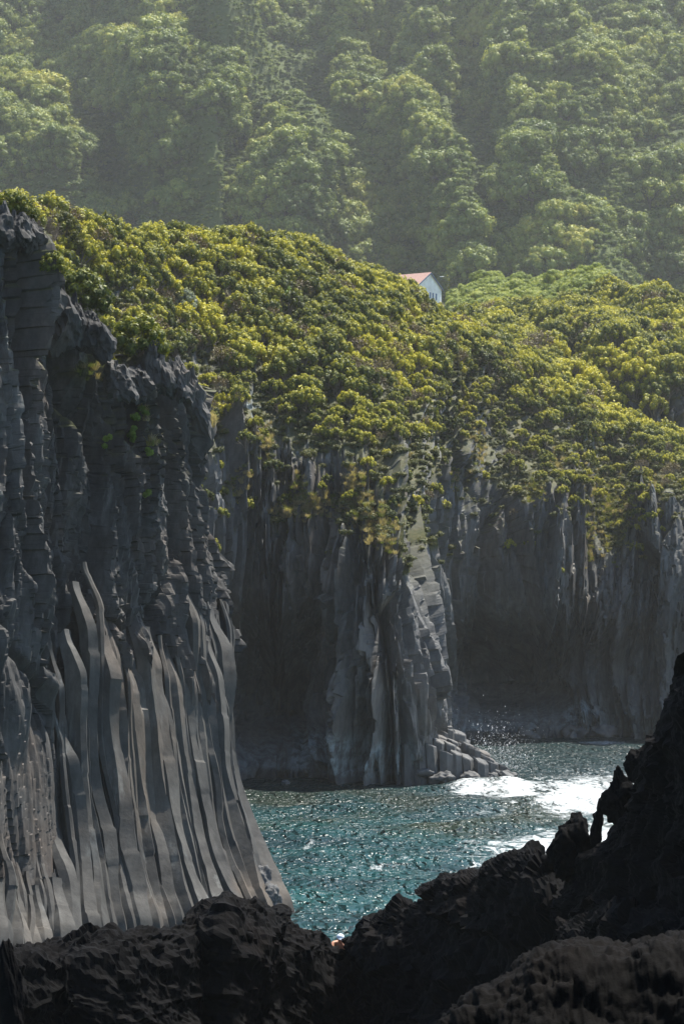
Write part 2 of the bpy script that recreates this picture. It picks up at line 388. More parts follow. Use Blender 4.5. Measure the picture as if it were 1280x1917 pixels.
# fraction of rock against planted slope, from the lower limit of the heather
VEGL = {-200: 600, 60: 560, 200: 610, 300: 660, 400: 680, 450: 700, 500: 735, 560: 765, 630: 765, 690: 750, 705: 740, 730: 710, 790: 690, 830: 690,
        900: 700, 960: 745, 1000: 785, 1060: 800, 1130: 820, 1200: 830, 1300: 820, 1450: 850}
vk = sorted(VEGL); vl = np.interp(hpx, vk, [VEGL[k] for k in vk])
hz_ = HV[..., 2]
vn = fbm(hs / 7, ht / 9, 0, 4, .6, 2)
vegm = sstep(-25, 45, vl - 40 - hpy + 70 * vn)
wsx = hs + 1.0 * fbm(hs / 7, hz_ / 12, 3, 2); wsz = ht + 2 * fbm(hs / 7, ht / 7, 8, 2)
def rockdisp(s, zz, L, seed=0, zm=1.0):
    """angular rock: plane-faced blocks at four sizes with joints between them"""
    a, e1, i1 = blocks(s + zz * .03, zz, 2.6 * L, 6.5 * L * zm, seed + 1, .66, .16)
    b_, e2, i2 = blocks(s + zz * .03 + i1 * 3 * L, zz + i1 * 5 * L, 1.15 * L, 3.4 * L * zm, seed + 2, .85, .16)
    c_, e3, i3 = blocks(s + i2 * 2 * L, zz + i2 * 3 * L, .48 * L, 1.5 * L * zm, seed + 3, .75, .14)
    d = a + .62 * L * (i1 - .5) + .5 * L * np.minimum(e1, .5) + b_ + .18 * L * (i2 - .5) + c_ + .09 * L * (i3 - .5)
    d -= L * (.42 * (1 - sstep(0, .07, e1)) + .16 * (1 - sstep(0, .08, e2)) + .05 * (1 - sstep(0, .10, e3)))
    return d + .035 * L * fbm(s / (.3 * L), zz / (.8 * L), 2, 2, .5, seed)
rd = (1.25 * rockdisp(wsx, wsz, 1.9, 5, 2.6) + .6 * rockdisp(wsx * 1.03 + 40, wsz + 9, .9, 61, 2.6))
big = 2.4 * ridge(hs / 16, hz_ / 60, 0, 3, 4) + 2.2 * fbm(hs / 12, hz_ / 14, 0, 3, .5, 6)
fl = 0.9 * (1 - 2 * np.abs(((wsx * .62 + .5 * vnoise(hs / 4, hz_ / 10)) % 1) - .5)) * sstep(24, 10, hz_) * sstep(860, 960, hpx)
low = sstep(0, 3, hz_)
def tri(q): return 1 - 2 * np.abs((q % 1) - .5)
ribq = wsx / 3.3 + .5 * vnoise(hs / 9, hz_ / 14, 4) + ht * .012
colq = wsx / 1.7 + .35 * vnoise(hs / 4, hz_ / 9, 2)
idc = _J[np.floor(ribq).astype(int) & 127, 5, 2]
fl = fl + (1.1 + 1.3 * idc) * tri(ribq) ** .8 * (.4 + .6 * sstep(-.3, .2, fbm(hs / 8, hz_ / 12, 6, 2))) - .9 + .45 * tri(colq) * sstep(26, 14, hz_)
D = (1 - vegm) * (rd + fl) + (.55 + .45 * (1 - vegm)) * big * low + vegm * (1.6 * fbm(hs / 8, ht / 8, 0, 4, .55, 8))
crestf = sstep(0, 1, np.clip((np.arange(NV_)[None] / NV_), 0, 1))
rowz = np.arange(NV_) / (NV_ - 1.)
D = D * (.15 + .85 * sstep(.72, .38, HN[..., 2])) * (1 - .35 * sstep(.35, .7, HN[..., 0]))
HV2 = HV + HNs * D[..., None] * .9
# the high grass ledge on the buttress and small ledges: extra veg mask
ledge = ((hpx > 640) & (hpx < 790) & (hpy > 900) & (hpy < 1075) & (np.abs((hpx - 640) * .9 - (hpy - 905)) < 60))
HN2 = normals(HV2)
if HN2[300, 200, 1] > 0: HN2 = -HN2
up = HN2[..., 2]
grn = sstep(.35, .65, up + .25 * fbm(hs / 3, ht / 3, 0, 3, .6, 3)) * sstep(1180, 900, hpy + 60 * vn) * .8
gul = np.exp(-((hpx - 1145) / 38) ** 2) * sstep(860, 920, hpy) * sstep(1080, 1000, hpy) * .9
vega = np.clip(np.maximum(np.maximum(vegm * .85, grn), np.maximum(gul, ledge * sstep(-.1, .3, fbm(hs / 1.5, ht / 1.5, 0, 3)))), 0, 1)
pale = np.clip(1.5 * sstep(5.2, 1.0, hz_ + 1.5 * fbm(hs / 4, hz_ / 4)) * sstep(0.2, .9, hz_) * (.3 + sstep(-.1, .3, fbm(hs / 9, 0 * hs, 0, 3, .5, 1))) +
               .9 * sstep(-60, 20, vl - hpy + 60) * sstep(160, 60, vl - hpy) * sstep(.0, .25, fbm(hs / 5, ht / 8, 0, 3, .6, 12)) * (up < .5), 0, 1)
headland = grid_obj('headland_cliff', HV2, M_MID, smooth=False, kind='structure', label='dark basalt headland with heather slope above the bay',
                    attrs={'veg': vega, 'pale': pale})

# ------------------------------------------------------------------ second hill behind the headland, to the right
rc = []
for px, rows in ((780, ((900, 350), (760, 380), (680, 420), (620, 470), (590, 540))),
                 (845, ((860, 345), (740, 370), (650, 410), (600, 460), (562, 535))),
                 (900, ((850, 345), (700, 362), (630, 400), (580, 450), (542, 520))),
                 (960, ((850, 345), (720, 357), (650, 385), (590, 435), (545, 505))),
                 (1030, ((860, 345), (740, 352), (660, 374), (590, 420), (545, 490))),
                 (1080, ((870, 345), (760, 350), (680, 366), (600, 405), (532, 470))),
                 (1130, ((900, 343), (800, 347), (700, 358), (620, 392), (540, 455))),
                 (1190, ((900, 342), (810, 345), (710, 352), (640, 380), (562, 440))),
                 (1250, ((910, 341), (815, 345), (720, 350), (650, 372), (583, 425))),
                 (1320, ((910, 340), (815, 345), (720, 350), (660, 372), (600, 420))),
                 (1480, ((910, 340), (815, 345), (740, 350), (680, 372), (630, 420)))):
    rows = rows[:-2] + tuple((py + (14 if k else 8), Y) for k, (py, Y) in enumerate(rows[-2:]))
    if px == 845: rows = rows[:-1] + ((588, 535),)
    col = [at(px, py, Y) for py, Y in rows]; l = col[-1]
    col.append((l[0] * 1.04, l[1] * 1.04, l[2] - .5)); col.append((l[0] * 1.15, l[1] * 1.15, l[2] - 6)); rc.append(col)
RV = loft(rc, 320, 220); RN = normals(RV)
if RN[200, 100, 1] > 0: RN = -RN
rs, rt = arcs(RV); rpx, rpy = proj(RV)
rveg = sstep(-25, 35, np.interp(rpx, [780, 1030, 1045, 1070, 1100, 1150, 1200, 1300, 1480], [900, 900, 740, 720, 760, 775, 760, 760, 800]) - rpy + 40 * fbm(rs / 7, rt / 7, 0, 4, .6))
cave = np.exp(-(((rpx - 1072) / 24) ** 2 + ((rpy - 672) / 34) ** 2))
RV2 = RV + RN * ((1 - rveg) * rockdisp(rs + fbm(rs / 5, rt / 5), rt, 1.6, 15) + rveg * 2.0 * fbm(rs / 9, rt / 9, 0, 4, .55) + 1.6 * ridge(rs / 22, rt / 50, 0, 3, 4) - 7 * cave)[..., None]
RN2 = normals(RV2)
if RN2[200, 100, 1] > 0: RN2 = -RN2
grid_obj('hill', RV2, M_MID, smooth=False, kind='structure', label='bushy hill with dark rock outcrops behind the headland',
         attrs={'veg': rveg * .9, 'pale': (1 - rveg) * sstep(0, .3, fbm(rs / 6, rt / 6)) * .15})

# ------------------------------------------------------------------ left cliff
def lcol(base, p14, p10, top, pytop, Yb, flare=2.2, batter=8):
    col = []
    for f, fl_ in ((-.08, 1), (0, 1), (.035, .72), (.09, .40), (.17, .15), (.27, 0), (.42, 0), (.58, 0), (.74, 0), (.88, 0), (1, 0)):
        ztop = CAMZ + (HOR - pytop) / FPX * (Yb + batter); z = f * ztop
        Y = Yb + flare * (1 - fl_) + batter * .8 * max(f, 0) ** 1.2
        py = HOR - FPX * (z - CAMZ) / Y
        px = np.interp(-py, [-1780, -1400, -1000, -pytop], [base, p14, p10, top])
        # the foot flares out late
        px = px + (base - p14) * .0
        if py > 1400: px = p14 + (base - p14) * ((py - 1400) / 340.) ** 1.7 if py < 1740 else base
        col.append(((px - 640) / FPX * Y, Y, z))
    x_, y_, z_ = col[-1]
    col.append((x_ - .6, y_ + 2.0, z_ - .4)); col.append((x_ - 4, y_ + 9, z_ - 7.0))
    return col
lc = [lcol(-190, -190, -190, -190, 330, 102), lcol(-90, -85, -85, -85, 350, 104.5), lcol(-10, -5, 0, 0, 395, 107), lcol(42, 40, 42, 45, 412, 109),
      lcol(88, 80, 78, 80, 462, 111), lcol(135, 120, 110, 108, 560, 113), lcol(188, 160, 150, 160, 578, 115), lcol(228, 190, 178, 190, 606, 116.2),
      lcol(262, 222, 206, 214, 700, 117.3), lcol(300, 250, 232, 240, 706, 118.4), lcol(350, 290, 272, 285, 632, 120), lcol(400, 330, 312, 312, 660, 121.2),
      lcol(455, 380, 360, 350, 690, 122.4), lcol(500, 418, 396, 370, 752, 123.6), lcol(522, 431, 408, 382, 850, 125), lcol(512, 428, 402, 376, 960, 129),
      lcol(470, 410, 390, 370, 1000, 140), lcol(420, 380, 360, 340, 1000, 160)]
LNU, LNV = 500, 660
LV = loft(lc, LNU, LNV); LN_ = normals(LV)
if LN_[200, 300, 1] > 0: LN_ = -LN_
LNs = smooth_n(LN_, 26, 40); LNs[..., 2] *= .3; ls, lt = arcs(LV); lz = LV[..., 2]; lpx, lpy = proj(LV)
lean = .14 * (lt - 20)
sw = ls + lean + .6 * fbm(ls / 4.2, lz / 9, 2, 2); zw = lt + 1.2 * fbm(ls / 4, lz / 5, 6, 2)
rdl = rockdisp(sw, zw, .8, 31, 2.8)
a4, e4, i4 = blocks(sw, zw, 3.2, 15, 41, .5, .12); a4 = .35 * a4 + i4 - .5
ribs = .5 * ridge(sw / 3.1, lz / 18, 0, 2, 14)
flt = .22 * (1 - 2 * np.abs(((sw * 1.3 + .6 * vnoise(ls / 2, lz / 4)) % 1) - .5)) * sstep(5, 14, lz)
rough = sstep(-.1, .3, fbm(ls / 4, lz / 6, 0, 3, .5, 22))
DL = (rdl + flt) * (.75 + .35 * rough) + 1.3 * a4 + .9 * np.minimum(e4, .6) - .5 * (1 - sstep(0, .08, e4)) - .4 + ribs * .8 * sstep(1, 12, lz) + .05 * fbm(ls / .3, lz / 1.4, 0, 3, .55, 3) * (1 + rough) + .16 * ridge(sw / .8, lz / 9, 0, 2, 61) + sstep(11, 17, lz) * (.30 * blocks(ls + lz * .4, lz - ls * .5, .55, .8, 91, 1.0, .8)[0] + .14 * fbm(ls / .8, lz / .8, 3, 3, .6, 33) + .30 * ridge(ls / 2.1 + lz / 4, lz / 5, 1, 2, 35))
DL *= (.25 + .75 * sstep(6, 16, lz + 2 * fbm(ls / 2.5, 0 * ls, 0, 2)))
DL += 1.0 * sstep(10.0, 14.0, lz + 3.2 * fbm(ls / 2.2, 0 * ls, 0, 2) + 1.0 * a4)
gully = np.exp(-((lpx - 135 - (lpy - 620) * .25) / 12.) ** 2) * sstep(960, 700, lpy)
DL -= 2.2 * gully
jr = np.arange(LNV) / (LNV - 1.); topw = sstep(.70, .86, jr)[None] * np.ones((LNU, 1))
DL = (DL - .3) * (1 - sstep(.84, .90, jr)[None]) 
DL *= 1 - .8 * sstep(.93, .98, np.arange(LNU) / LNU)[:, None]
LV2 = LV + LNs * DL[..., None]
LV2 = LV2 - (np.array([1.55, 0, 0]) * sstep(7, 15, lz)[..., None]); X3, Y3, Z3 = LV[..., 0], LV[..., 1], LV[..., 2]
jag = 1.5 * fbm(X3 / 1.5, Y3 / 1.5, Z3 / 4, 4, .6, 70) + .9 * ridge(X3 / 1.1, Y3 / 2, Z3 / 5, 3, 71) + .55 * worley(X3 / .8, Y3 / .8, 51)[0]
LV2[..., 2] += topw * jag; LV2[..., 1] += topw * 1.1 * fbm(X3 / .9, Y3 / .9 + 9, Z3 / .9, 3, .6, 72)
LN2 = normals(LV2)
if LN2[200, 300, 1] > 0: LN2 = -LN2
lup = LN2[..., 2]
lveg = np.clip(sstep(.45, .75, lup + .2 * fbm(ls, lt)) * sstep(1000, 760, lpy) * .8 + np.exp(-((lpx - 195) / 38) ** 2 - ((lpy - 690) / 26) ** 2) * sstep(-.2, .2, fbm(ls * 1.5, lt * 1.5)), 0, 1)
left_cliff = grid_obj('cliff', LV2, M_LEFT, smooth=False, kind='structure', label='tall dark basalt cliff with fluted columns at its foot',
                      attrs={'veg': lveg, 'pale': sstep(.05, .35, fbm(ls / 2, lt / 4, 0, 4, .6, 9)) * .25 * sstep(900, 600, lpy)})

# ------------------------------------------------------------------ basalt columns: one object each, children of the cliff
def sample(V, u, v):
    u = np.clip(u, 0, V.shape[0] - 1.001); v = np.clip(v, 0, V.shape[1] - 1.001)
    i = u.astype(int); j = v.astype(int); f = (u - i)[..., None]; g = (v - j)[..., None]
    return (V[i, j] * (1 - f) + V[i + 1, j] * f) * (1 - g) + (V[i, j + 1] * (1 - f) + V[i + 1, j + 1] * f) * g
SMO = LV + LN_ * (.55 * fbm(ls / 3, lz / 9, 0, 2, .5, 50))[..., None]
usp = ls[:, 0]
def z_to_v(u, zt):
    zc = sample(LV, np.full(LNV, u), np.arange(LNV) * 1.0)[:, 2]; return np.interp(zt, zc, np.arange(LNV))
def sweep(cen, tang_n, tang_s, wid, dep, sides, jit, nseg):
    """closed faceted prism along cen; tang_n outward, tang_s sideways"""
    ring = []
    for k in range(sides):
        a = (k + .5) / sides * 2 * math.pi + jit[k]
        r = 1 + .12 * jit[(k + 2) % sides]
        ring.append((math.cos(a) * r, math.sin(a) * r))
    ring = np.array(ring)
    P = cen[:, None] + tang_s[:, None] * (ring[None, :, 0] * wid[:, None])[..., None] + tang_n[:, None] * (ring[None, :, 1] * dep[:, None])[..., None]
    return P
cols_s = []
s0 = float(np.interp(-60, LV[:, 174, 0] / LV[:, 174, 1] * FPX + 640, usp))
s_end = float(usp[np.argmin(np.abs(lpx[:, 52] - 520) + (np.arange(LNU) > 440) * 9999)])
s = s0
ncol = 0
S_LIST = []
while s < s_end + 1.2:
    wd = random.choice([.34, .46, .6, .78, 1.0]); S_LIST.append((s + wd / 2, wd)); s += wd * .66
for k, (sc_, wd) in enumerate(S_LIST):
    nseg = 110
    ztop = random.uniform(11.5, 16.5) + 1.4 * math.sin(sc_ * .8)
    px_here = float(np.interp(sc_, usp, lpx[:, 130]))
    if px_here < 120: ztop = random.uniform(1.5, 5.5)
    zz = np.linspace(-2.2, ztop, nseg)
    vtop = z_to_v(float(np.interp(sc_, usp, np.arange(LNU))), zz)
    low_ = np.clip(1 - zz / 9, 0, 1)
    wav = .34 * (vnoise(zz / 4.4, sc_ / 5.5, 3) * (.5 + low_) + .3 * vnoise(zz / 1.6, sc_ / 2, 9) * low_) + .10 * vnoise(zz / 2.2, k * 3.7, 5) - (zz - 6) * .075 * sstep(0, 12, zz)
    su = sc_ + wav
    u = np.interp(su, usp, np.arange(LNU)); cen = sample(SMO, u, vtop); nn = sample(LN_, u, vtop); nn /= np.linalg.norm(nn, axis=1)[:, None]
    tg = np.gradient(cen, axis=0); tg /= np.linalg.norm(tg, axis=1)[:, None]
    side = np.cross(tg, nn); side /= np.linalg.norm(side, axis=1)[:, None]
    tw = .5 * (random.random() - .5) + .35 * vnoise(zz / 4, k * 1.3, 1)
    n_t = nn * np.cos(tw)[:, None] + side * np.sin(tw)[:, None]; s_t = side * np.cos(tw)[:, None] - nn * np.sin(tw)[:, None]
    endt = sstep(0, 2.5, ztop - zz)
    wv = wd * .56 * (1 + .16 * vnoise(zz / 1.8, k * 9.1, 2) + .25 * low_ * vnoise(zz / 1.1, k * 5.1, 7)) * (.8 + .2 * endt)
    dv = (.42 + .30 * random.random() + .22 * low_) * wd * (1 + .2 * vnoise(zz / 2.3, k * 4.4, 6)) * (.5 + .5 * endt)
    out_off = (-.10 + .22 * (k % 2) + .2 * random.random()) + .16 * vnoise(zz / 3, k * 2.2, 4) - .5 * (1 - endt)
    sides = random.choice([5, 6, 6, 7]); jit = [random.uniform(-.25, .25) for _ in range(sides)]
    # slight steps at the cross joints
    P = sweep(cen + nn * out_off[:, None], n_t, s_t, wv, dv, sides, jit, nseg)
    zj = -2.0; joint = np.zeros(nseg)
    off_ = np.zeros((nseg, 2)); scj = np.ones(nseg)
    while zj < ztop:
        zj += random.uniform(.8, 3.4); q_ = zz > zj; off_[q_] += np.array([random.uniform(-.05, .05), random.uniform(-.07, .05)]); scj[q_] *= random.uniform(.93, 1.07)
    c0 = P.mean(1, keepdims=True); P = c0 + (P - c0) * np.clip(scj, .8, 1.25)[:, None, None] + side[:, None] * off_[:, 0][:, None, None] + nn[:, None] * off_[:, 1][:, None, None]
    P += .02 * np.stack([vnoise(P[..., 0] * 3, P[..., 1] * 3, P[..., 2] * 1.5 + q * 9) for q in range(3)], -1)
    idx = np.arange(nseg * sides).reshape(nseg, sides); nx_ = np.roll(idx, -1, 1)
    F = np.stack([idx[:-1], nx_[:-1], nx_[1:], idx[1:]], -1).reshape(-1, 4)
    cap = len(P.reshape(-1, 3)); V = np.concatenate([P.reshape(-1, 3), P[-1].mean(0)[None] + nn[-1] * .05])
    F = np.concatenate([F, np.stack([idx[-1], nx_[-1], np.full(sides, cap), np.full(sides, cap)], -1)])
    me = bpy.data.meshes.new('basalt_column')
    me.from_pydata(V.tolist(), [], [list(f[:3]) if f[2] == f[3] else list(f) for f in F.tolist()]); me.materials.append(M_COL)
    me.polygons.foreach_set('use_smooth', np.ones(len(me.polygons), bool)); me.set_sharp_from_angle(angle=R(24))
    link('basalt_column', me, parent=left_cliff); ncol += 1

# stepped columnar toe of the headland
toe = link('columnar_point', None, kind='structure', label='stepped point of short basalt columns running into the surf')
ENV = {742: 1420, 770: 1352, 800: 1336, 830: 1362, 860: 1378, 885: 1394, 905: 1412, 925: 1428, 942: 1440, 955: 1452}
ek = sorted(ENV)
cnt = 0
for r_ in range(-3, 8):
    for q in range(-2, 22):
        d = 1.12
        X = 5.4 + q * d + (r_ % 2) * d * .5; Y = 221.5 + r_ * d * .87 + max(0, q - 8) * .35
        pxc = 640 + FPX * X / Y
        if pxc < 745 or pxc > 955: continue
        edge = np.interp(pxc, ek, [ENV[e] for e in ek])
        ze = CAMZ + (HOR - edge) / FPX * Y
        front = (r_ + 3) / 7.
        if front < .95: ze = ze * (.66 + .34 * front) 
        ztop = ze + random.uniform(-.6, .35)
        if ztop < .25: continue
        n_ = random.choice([5, 6, 6]); rr = d * .56 * random.uniform(.9, 1.06); a0 = random.random() * 1.1
        jx, jy = random.uniform(-.08, .08), random.uniform(-.08, .08)
        tilt = (random.uniform(-.10, .03), random.uniform(-.06, .08))
        ring = [(math.cos(a0 + 6.283 * i / n_) * rr * random.uniform(.92, 1.05), math.sin(a0 + 6.283 * i / n_) * rr) for i in range(n_)]
        V = []
        zl = [-1.5, ztop - .10, ztop]
        sc = [1.08, 1.0, .9]
        for zq, sq in zip(zl, sc):
            for (a_, b_) in ring: V.append((a_ * sq + tilt[0] * zq, b_ * sq + tilt[1] * zq, zq + (-a_ * .35 + b_ * tilt[1] * 4 if zq > 0 else 0)))
        F = [[i + n_ * l, (i + 1) % n_ + n_ * l, (i + 1) % n_ + n_ * (l + 1), i + n_ * (l + 1)] for l in range(2) for i in range(n_)] + [[2 * n_ + i for i in range(n_)]]
        V = [(a_ + X + jx, b_ + Y + jy, c__) for a_, b_, c__ in V]
        me = bpy.data.meshes.new('basalt_column'); me.from_pydata(V, [], F); me.materials.append(M_MID)
        link('basalt_column', me, parent=toe); cnt += 1

# ------------------------------------------------------------------ sea
ys = 1.0 / np.linspace(1 / 52., 1 / 345., 400)
pxs = np.concatenate([np.linspace(-400, 400, 14)[:-1], np.linspace(400, 1260, 320), np.linspace(1260, 2100, 22)[1:]])
WX, WY = np.meshgrid(pxs, ys, indexing='ij'); X = (WX - 640) / FPX * WY * (1 + 0 * WY); Y = WY
Z = np.zeros(X.shape); rngw = np.random.default_rng(5)
for i in range(46):
    lam = 0.9 * (1.068 ** i); th = R(-62) + rngw.normal() * .75
    kx, ky = math.cos(th) * 6.283 / lam, math.sin(th) * 6.283 / lam
    res = np.clip(lam / (2.6 * np.gradient(ys)[None].__abs__()), 0, 1)
    ph = X * kx + Y * ky + rngw.random() * 6.28 + 1.5 * vnoise(X / (lam * 4), Y / (lam * 4), i)
    Z += (.0085 * lam ** .95) * res * (1 - 2 * np.abs(np.sin(ph * .5)) ** 1.3) * (.6 + .4 * vnoise(X / 9, Y / 9, i))
wpx, wpy = proj(np.stack([X, Y, Z * 0], -1))
surf = sstep(1420, 1320, wpx) * np.exp(-((wpy - 1474 - (wpx - 820) * .02) / (12 + 12 * sstep(880, 1100, wpx))) ** 2) * sstep(815, 870, wpx)
surf = np.clip(surf * (1.0 + .4 * fbm(X / 3, Y / 6)), 0, 1)
Z += .55 * np.exp(-((wpy - 1462) / 9) ** 2) * sstep(820, 880, wpx) * sstep(1010, 940, wpx) * (1 + .6 * fbm(X / 1.2, Y / 1.2, 0, 3))
patch = np.clip(np.exp(-((wpx - 980) / 170) ** 2 - ((wpy - 1590) / 34) ** 2) * 1.0 + np.exp(-((wpx - 1150) / 120) ** 2 - ((wpy - 1560) / 50) ** 2) * .9
                + .5 * np.exp(-((wpx - 690) / 90) ** 2 - ((wpy - 1612) / 9) ** 2) + .5 * np.exp(-((wpx - 577 ) / 22) ** 2 - ((wpy - 1575 + (wpx - 577) * .4) / 9) ** 2)
                + .8 * np.exp(-((wpx - 690) / 60) ** 2 - ((wpy - 1455) / 7) ** 2) + .7 * np.exp(-((wpx - 530) / 30) ** 2 - ((wpy - 1690) / 26) ** 2)
                + .95 * np.exp(-((wpx - 1120) / 80) ** 2 - ((wpy - 1388) / 3.0) ** 2) + .5 * np.exp(-((wpx - 1130) / 150) ** 2 - ((wpy - 1445) / 16) ** 2)
                + .35 * np.exp(-((wpx - 470) / 40) ** 2 - ((wpy - 1560) / 60) ** 2) + .55 * np.exp(-((wpx - 1000) / 160) ** 2 - ((wpy - 1510) / 20) ** 2), 0, 1)
kelp = np.clip(sstep(1570, 1530, wpy + 25 * fbm(X / 8, Y / 8)) * sstep(1440, 1470, wpy) * sstep(-.25, .25, fbm(X / 5, Y / 9, 0, 3, .5, 4)), 0, 1)
deep = sstep(1585, 1440, wpy + 12 * fbm(X / 9, Y / 14))
WV = np.stack([X, Y, Z], -1)
m, t, out = newmat('sea_water'); b = N(t, 'ShaderNodeBsdfPrincipled')
n1 = noise_node(t, .12, 4, .6)
c = ramp(t, n1.outputs[0], [(.35, (.003, .024, .029)), (.65, (.006, .054, .054))]).outputs[0]
c = mix(t, attr(t, 'kelp'), c, (.022, .030, .008)); c = mix(t, attr(t, 'deep'), c, (.006, .018, .020))
t.links.new(c, b.inputs['Base Color']); b.inputs['Roughness'].default_value = .29; b.inputs['IOR'].default_value = 1.333
b.inputs['Specular IOR Level'].default_value = .5
w1 = noise_node(t, 1, 2, .45, stretch=(1.9, 1.1, 1)); w2 = noise_node(t, 1, 2, .5, stretch=(.6, .42, 1))
bp = N(t, 'ShaderNodeBump'); bp.inputs['Distance'].default_value = 1.25; bp.inputs['Strength'].default_value = 1
t.links.new(w1.outputs[0], bp.inputs['Height'])
bp2 = N(t, 'ShaderNodeBump'); bp2.inputs['Distance'].default_value = 1.2; t.links.new(w2.outputs[0], bp2.inputs['Height']); t.links.new(bp.outputs[0], bp2.inputs['Normal'])
t.links.new(bp2.outputs[0], b.inputs['Normal'])
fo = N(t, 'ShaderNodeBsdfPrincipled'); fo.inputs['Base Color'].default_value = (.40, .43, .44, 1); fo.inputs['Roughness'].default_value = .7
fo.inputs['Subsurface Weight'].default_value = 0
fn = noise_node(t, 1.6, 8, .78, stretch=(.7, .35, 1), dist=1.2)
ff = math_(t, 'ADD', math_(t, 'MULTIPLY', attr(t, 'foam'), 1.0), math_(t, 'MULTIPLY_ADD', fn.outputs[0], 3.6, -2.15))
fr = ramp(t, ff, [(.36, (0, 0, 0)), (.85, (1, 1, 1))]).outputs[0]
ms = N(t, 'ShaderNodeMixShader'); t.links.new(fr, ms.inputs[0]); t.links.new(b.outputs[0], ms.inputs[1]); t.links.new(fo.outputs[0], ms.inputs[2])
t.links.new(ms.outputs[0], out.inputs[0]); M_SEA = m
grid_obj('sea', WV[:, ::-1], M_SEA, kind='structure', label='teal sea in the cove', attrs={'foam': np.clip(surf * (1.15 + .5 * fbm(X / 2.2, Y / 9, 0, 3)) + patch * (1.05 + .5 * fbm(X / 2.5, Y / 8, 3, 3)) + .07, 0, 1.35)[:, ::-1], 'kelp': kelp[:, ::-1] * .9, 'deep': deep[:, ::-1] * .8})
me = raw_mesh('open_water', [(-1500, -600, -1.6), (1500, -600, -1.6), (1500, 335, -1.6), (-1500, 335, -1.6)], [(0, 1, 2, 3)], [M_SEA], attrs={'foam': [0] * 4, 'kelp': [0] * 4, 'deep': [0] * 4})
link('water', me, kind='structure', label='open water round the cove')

# ------------------------------------------------------------------ small meshes: leaves, shrubs, trees
def ico(sub):
    import bmesh
    bm = bmesh.new(); bmesh.ops.create_icosphere(bm, subdivisions=sub, radius=1)
    V = np.array([v.co for v in bm.verts]); F = np.array([[v.index for v in f.verts] for f in bm.faces]); bm.free(); return V, F
IV1, IF1 = ico(1); IV2, IF2 = ico(2); IV3, IF3 = ico(4)
def leaf_quads(C, Nrm, size, rng, asp=1.6):
    n = len(C); r = rng.normal(size=(n, 3)); tx = np.cross(Nrm, r); tx /= np.linalg.norm(tx, axis=1)[:, None] + 1e-9
    ty = np.cross(Nrm, tx); s = (size * rng.uniform(.6, 1.3, n))[:, None]
    return np.stack([C - tx * s * asp, C - ty * s, C + tx * s * asp, C + ty * s], 1)
def build_foliage(name, clumps, nleaf, size, mat, rng, up=.25, core=.72, tip=.35, asp=1.6):
    """clumps: (centre, radii xyz)"""
    Vs, Fs, Hs = [], [], []; off = 0
    for c_, rad in clumps:
        c_ = np.array(c_); rad = np.array(rad); base = rng.random()
        d = rng.normal(size=(nleaf, 3)); d[:, 2] += up; d /= np.linalg.norm(d, axis=1)[:, None]
        P = c_ + d * rad * rng.uniform(.82, 1.08, (nleaf, 1))
        nn = d + .38 * rng.normal(size=d.shape); nn /= np.linalg.norm(nn, axis=1)[:, None]
        Q = leaf_quads(P, nn, size, rng, asp)
        hue = np.clip(.25 + .3 * base + tip * np.clip(d[:, 2], 0, 1) * rng.uniform(.4, 1, nleaf) + .16 * rng.normal(size=nleaf), 0, 1)  # tip raises hue of upward leaves; on heather, young shoots plus painted sunlit tops
        Vs.append(Q.reshape(-1, 3)); Fs.append(np.arange(off, off + nleaf * 4).reshape(-1, 4)); Hs.append(np.repeat(hue, 4)); off += nleaf * 4
        if core:
            cv = c_ + IV1 * rad * core * (1 + .12 * rng.normal(size=(len(IV1), 1)))
            f4 = np.concatenate([IF1, IF1[:, 2:3]], 1) + off
            Vs.append(cv); Fs.append(f4); Hs.append(np.full(len(cv), .25 + .25 * base)); off += len(cv)
    V = np.concatenate(Vs); F = np.concatenate(Fs); Hh = np.concatenate(Hs)
    me = bpy.data.meshes.new(name)
    tri = F[:, 2] == F[:, 3]
    fq = F[~tri]; ft = F[tri][:, :3]
    me.vertices.add(len(V)); me.vertices.foreach_set('co', V.astype(np.float32).ravel())
    li = np.concatenate([fq.ravel(), ft.ravel()]).astype(np.int32)
    me.loops.add(len(li)); me.loops.foreach_set('vertex_index', li)
    st = np.concatenate([np.arange(len(fq)) * 4, len(fq) * 4 + np.arange(len(ft)) * 3]).astype(np.int32)
    me.polygons.add(len(st)); me.polygons.foreach_set('loop_start', st)
    me.polygons.foreach_set('loop_total', np.concatenate([np.full(len(fq), 4), np.full(len(ft), 3)]).astype(np.int32))
    me.materials.append(mat); a_ = me.attributes.new('hue', 'FLOAT', 'POINT'); a_.data.foreach_set('value', Hh.astype(np.float32))
    me.update(calc_edges=True); return me
def tube_mesh(name, paths, mat, sides=5):
    V, F = [], []
    for path, r0, r1 in paths:
        path = np.array(path, float); n = len(path); o = len(V)
        tg = np.gradient(path, axis=0)
        for i in range(n):
            a = np.cross(tg[i], (0.3, .2, 1.0) if abs(tg[i][2]) < np.linalg.norm(tg[i]) * .9 else (1, 0, 0)); a /= np.linalg.norm(a) + 1e-9; b_ = np.cross(tg[i], a); b_ /= np.linalg.norm(b_) + 1e-9
            r = r0 + (r1 - r0) * i / (n - 1)
            for k in range(sides):
                an = 6.283 * k / sides; V.append(path[i] + a * math.cos(an) * r + b_ * math.sin(an) * r)
        for i in range(n - 1):
            for k in range(sides): F.append((o + i * sides + k, o + i * sides + (k + 1) % sides, o + (i + 1) * sides + (k + 1) % sides, o + (i + 1) * sides + k))
    return raw_mesh(name, V, F, [mat])
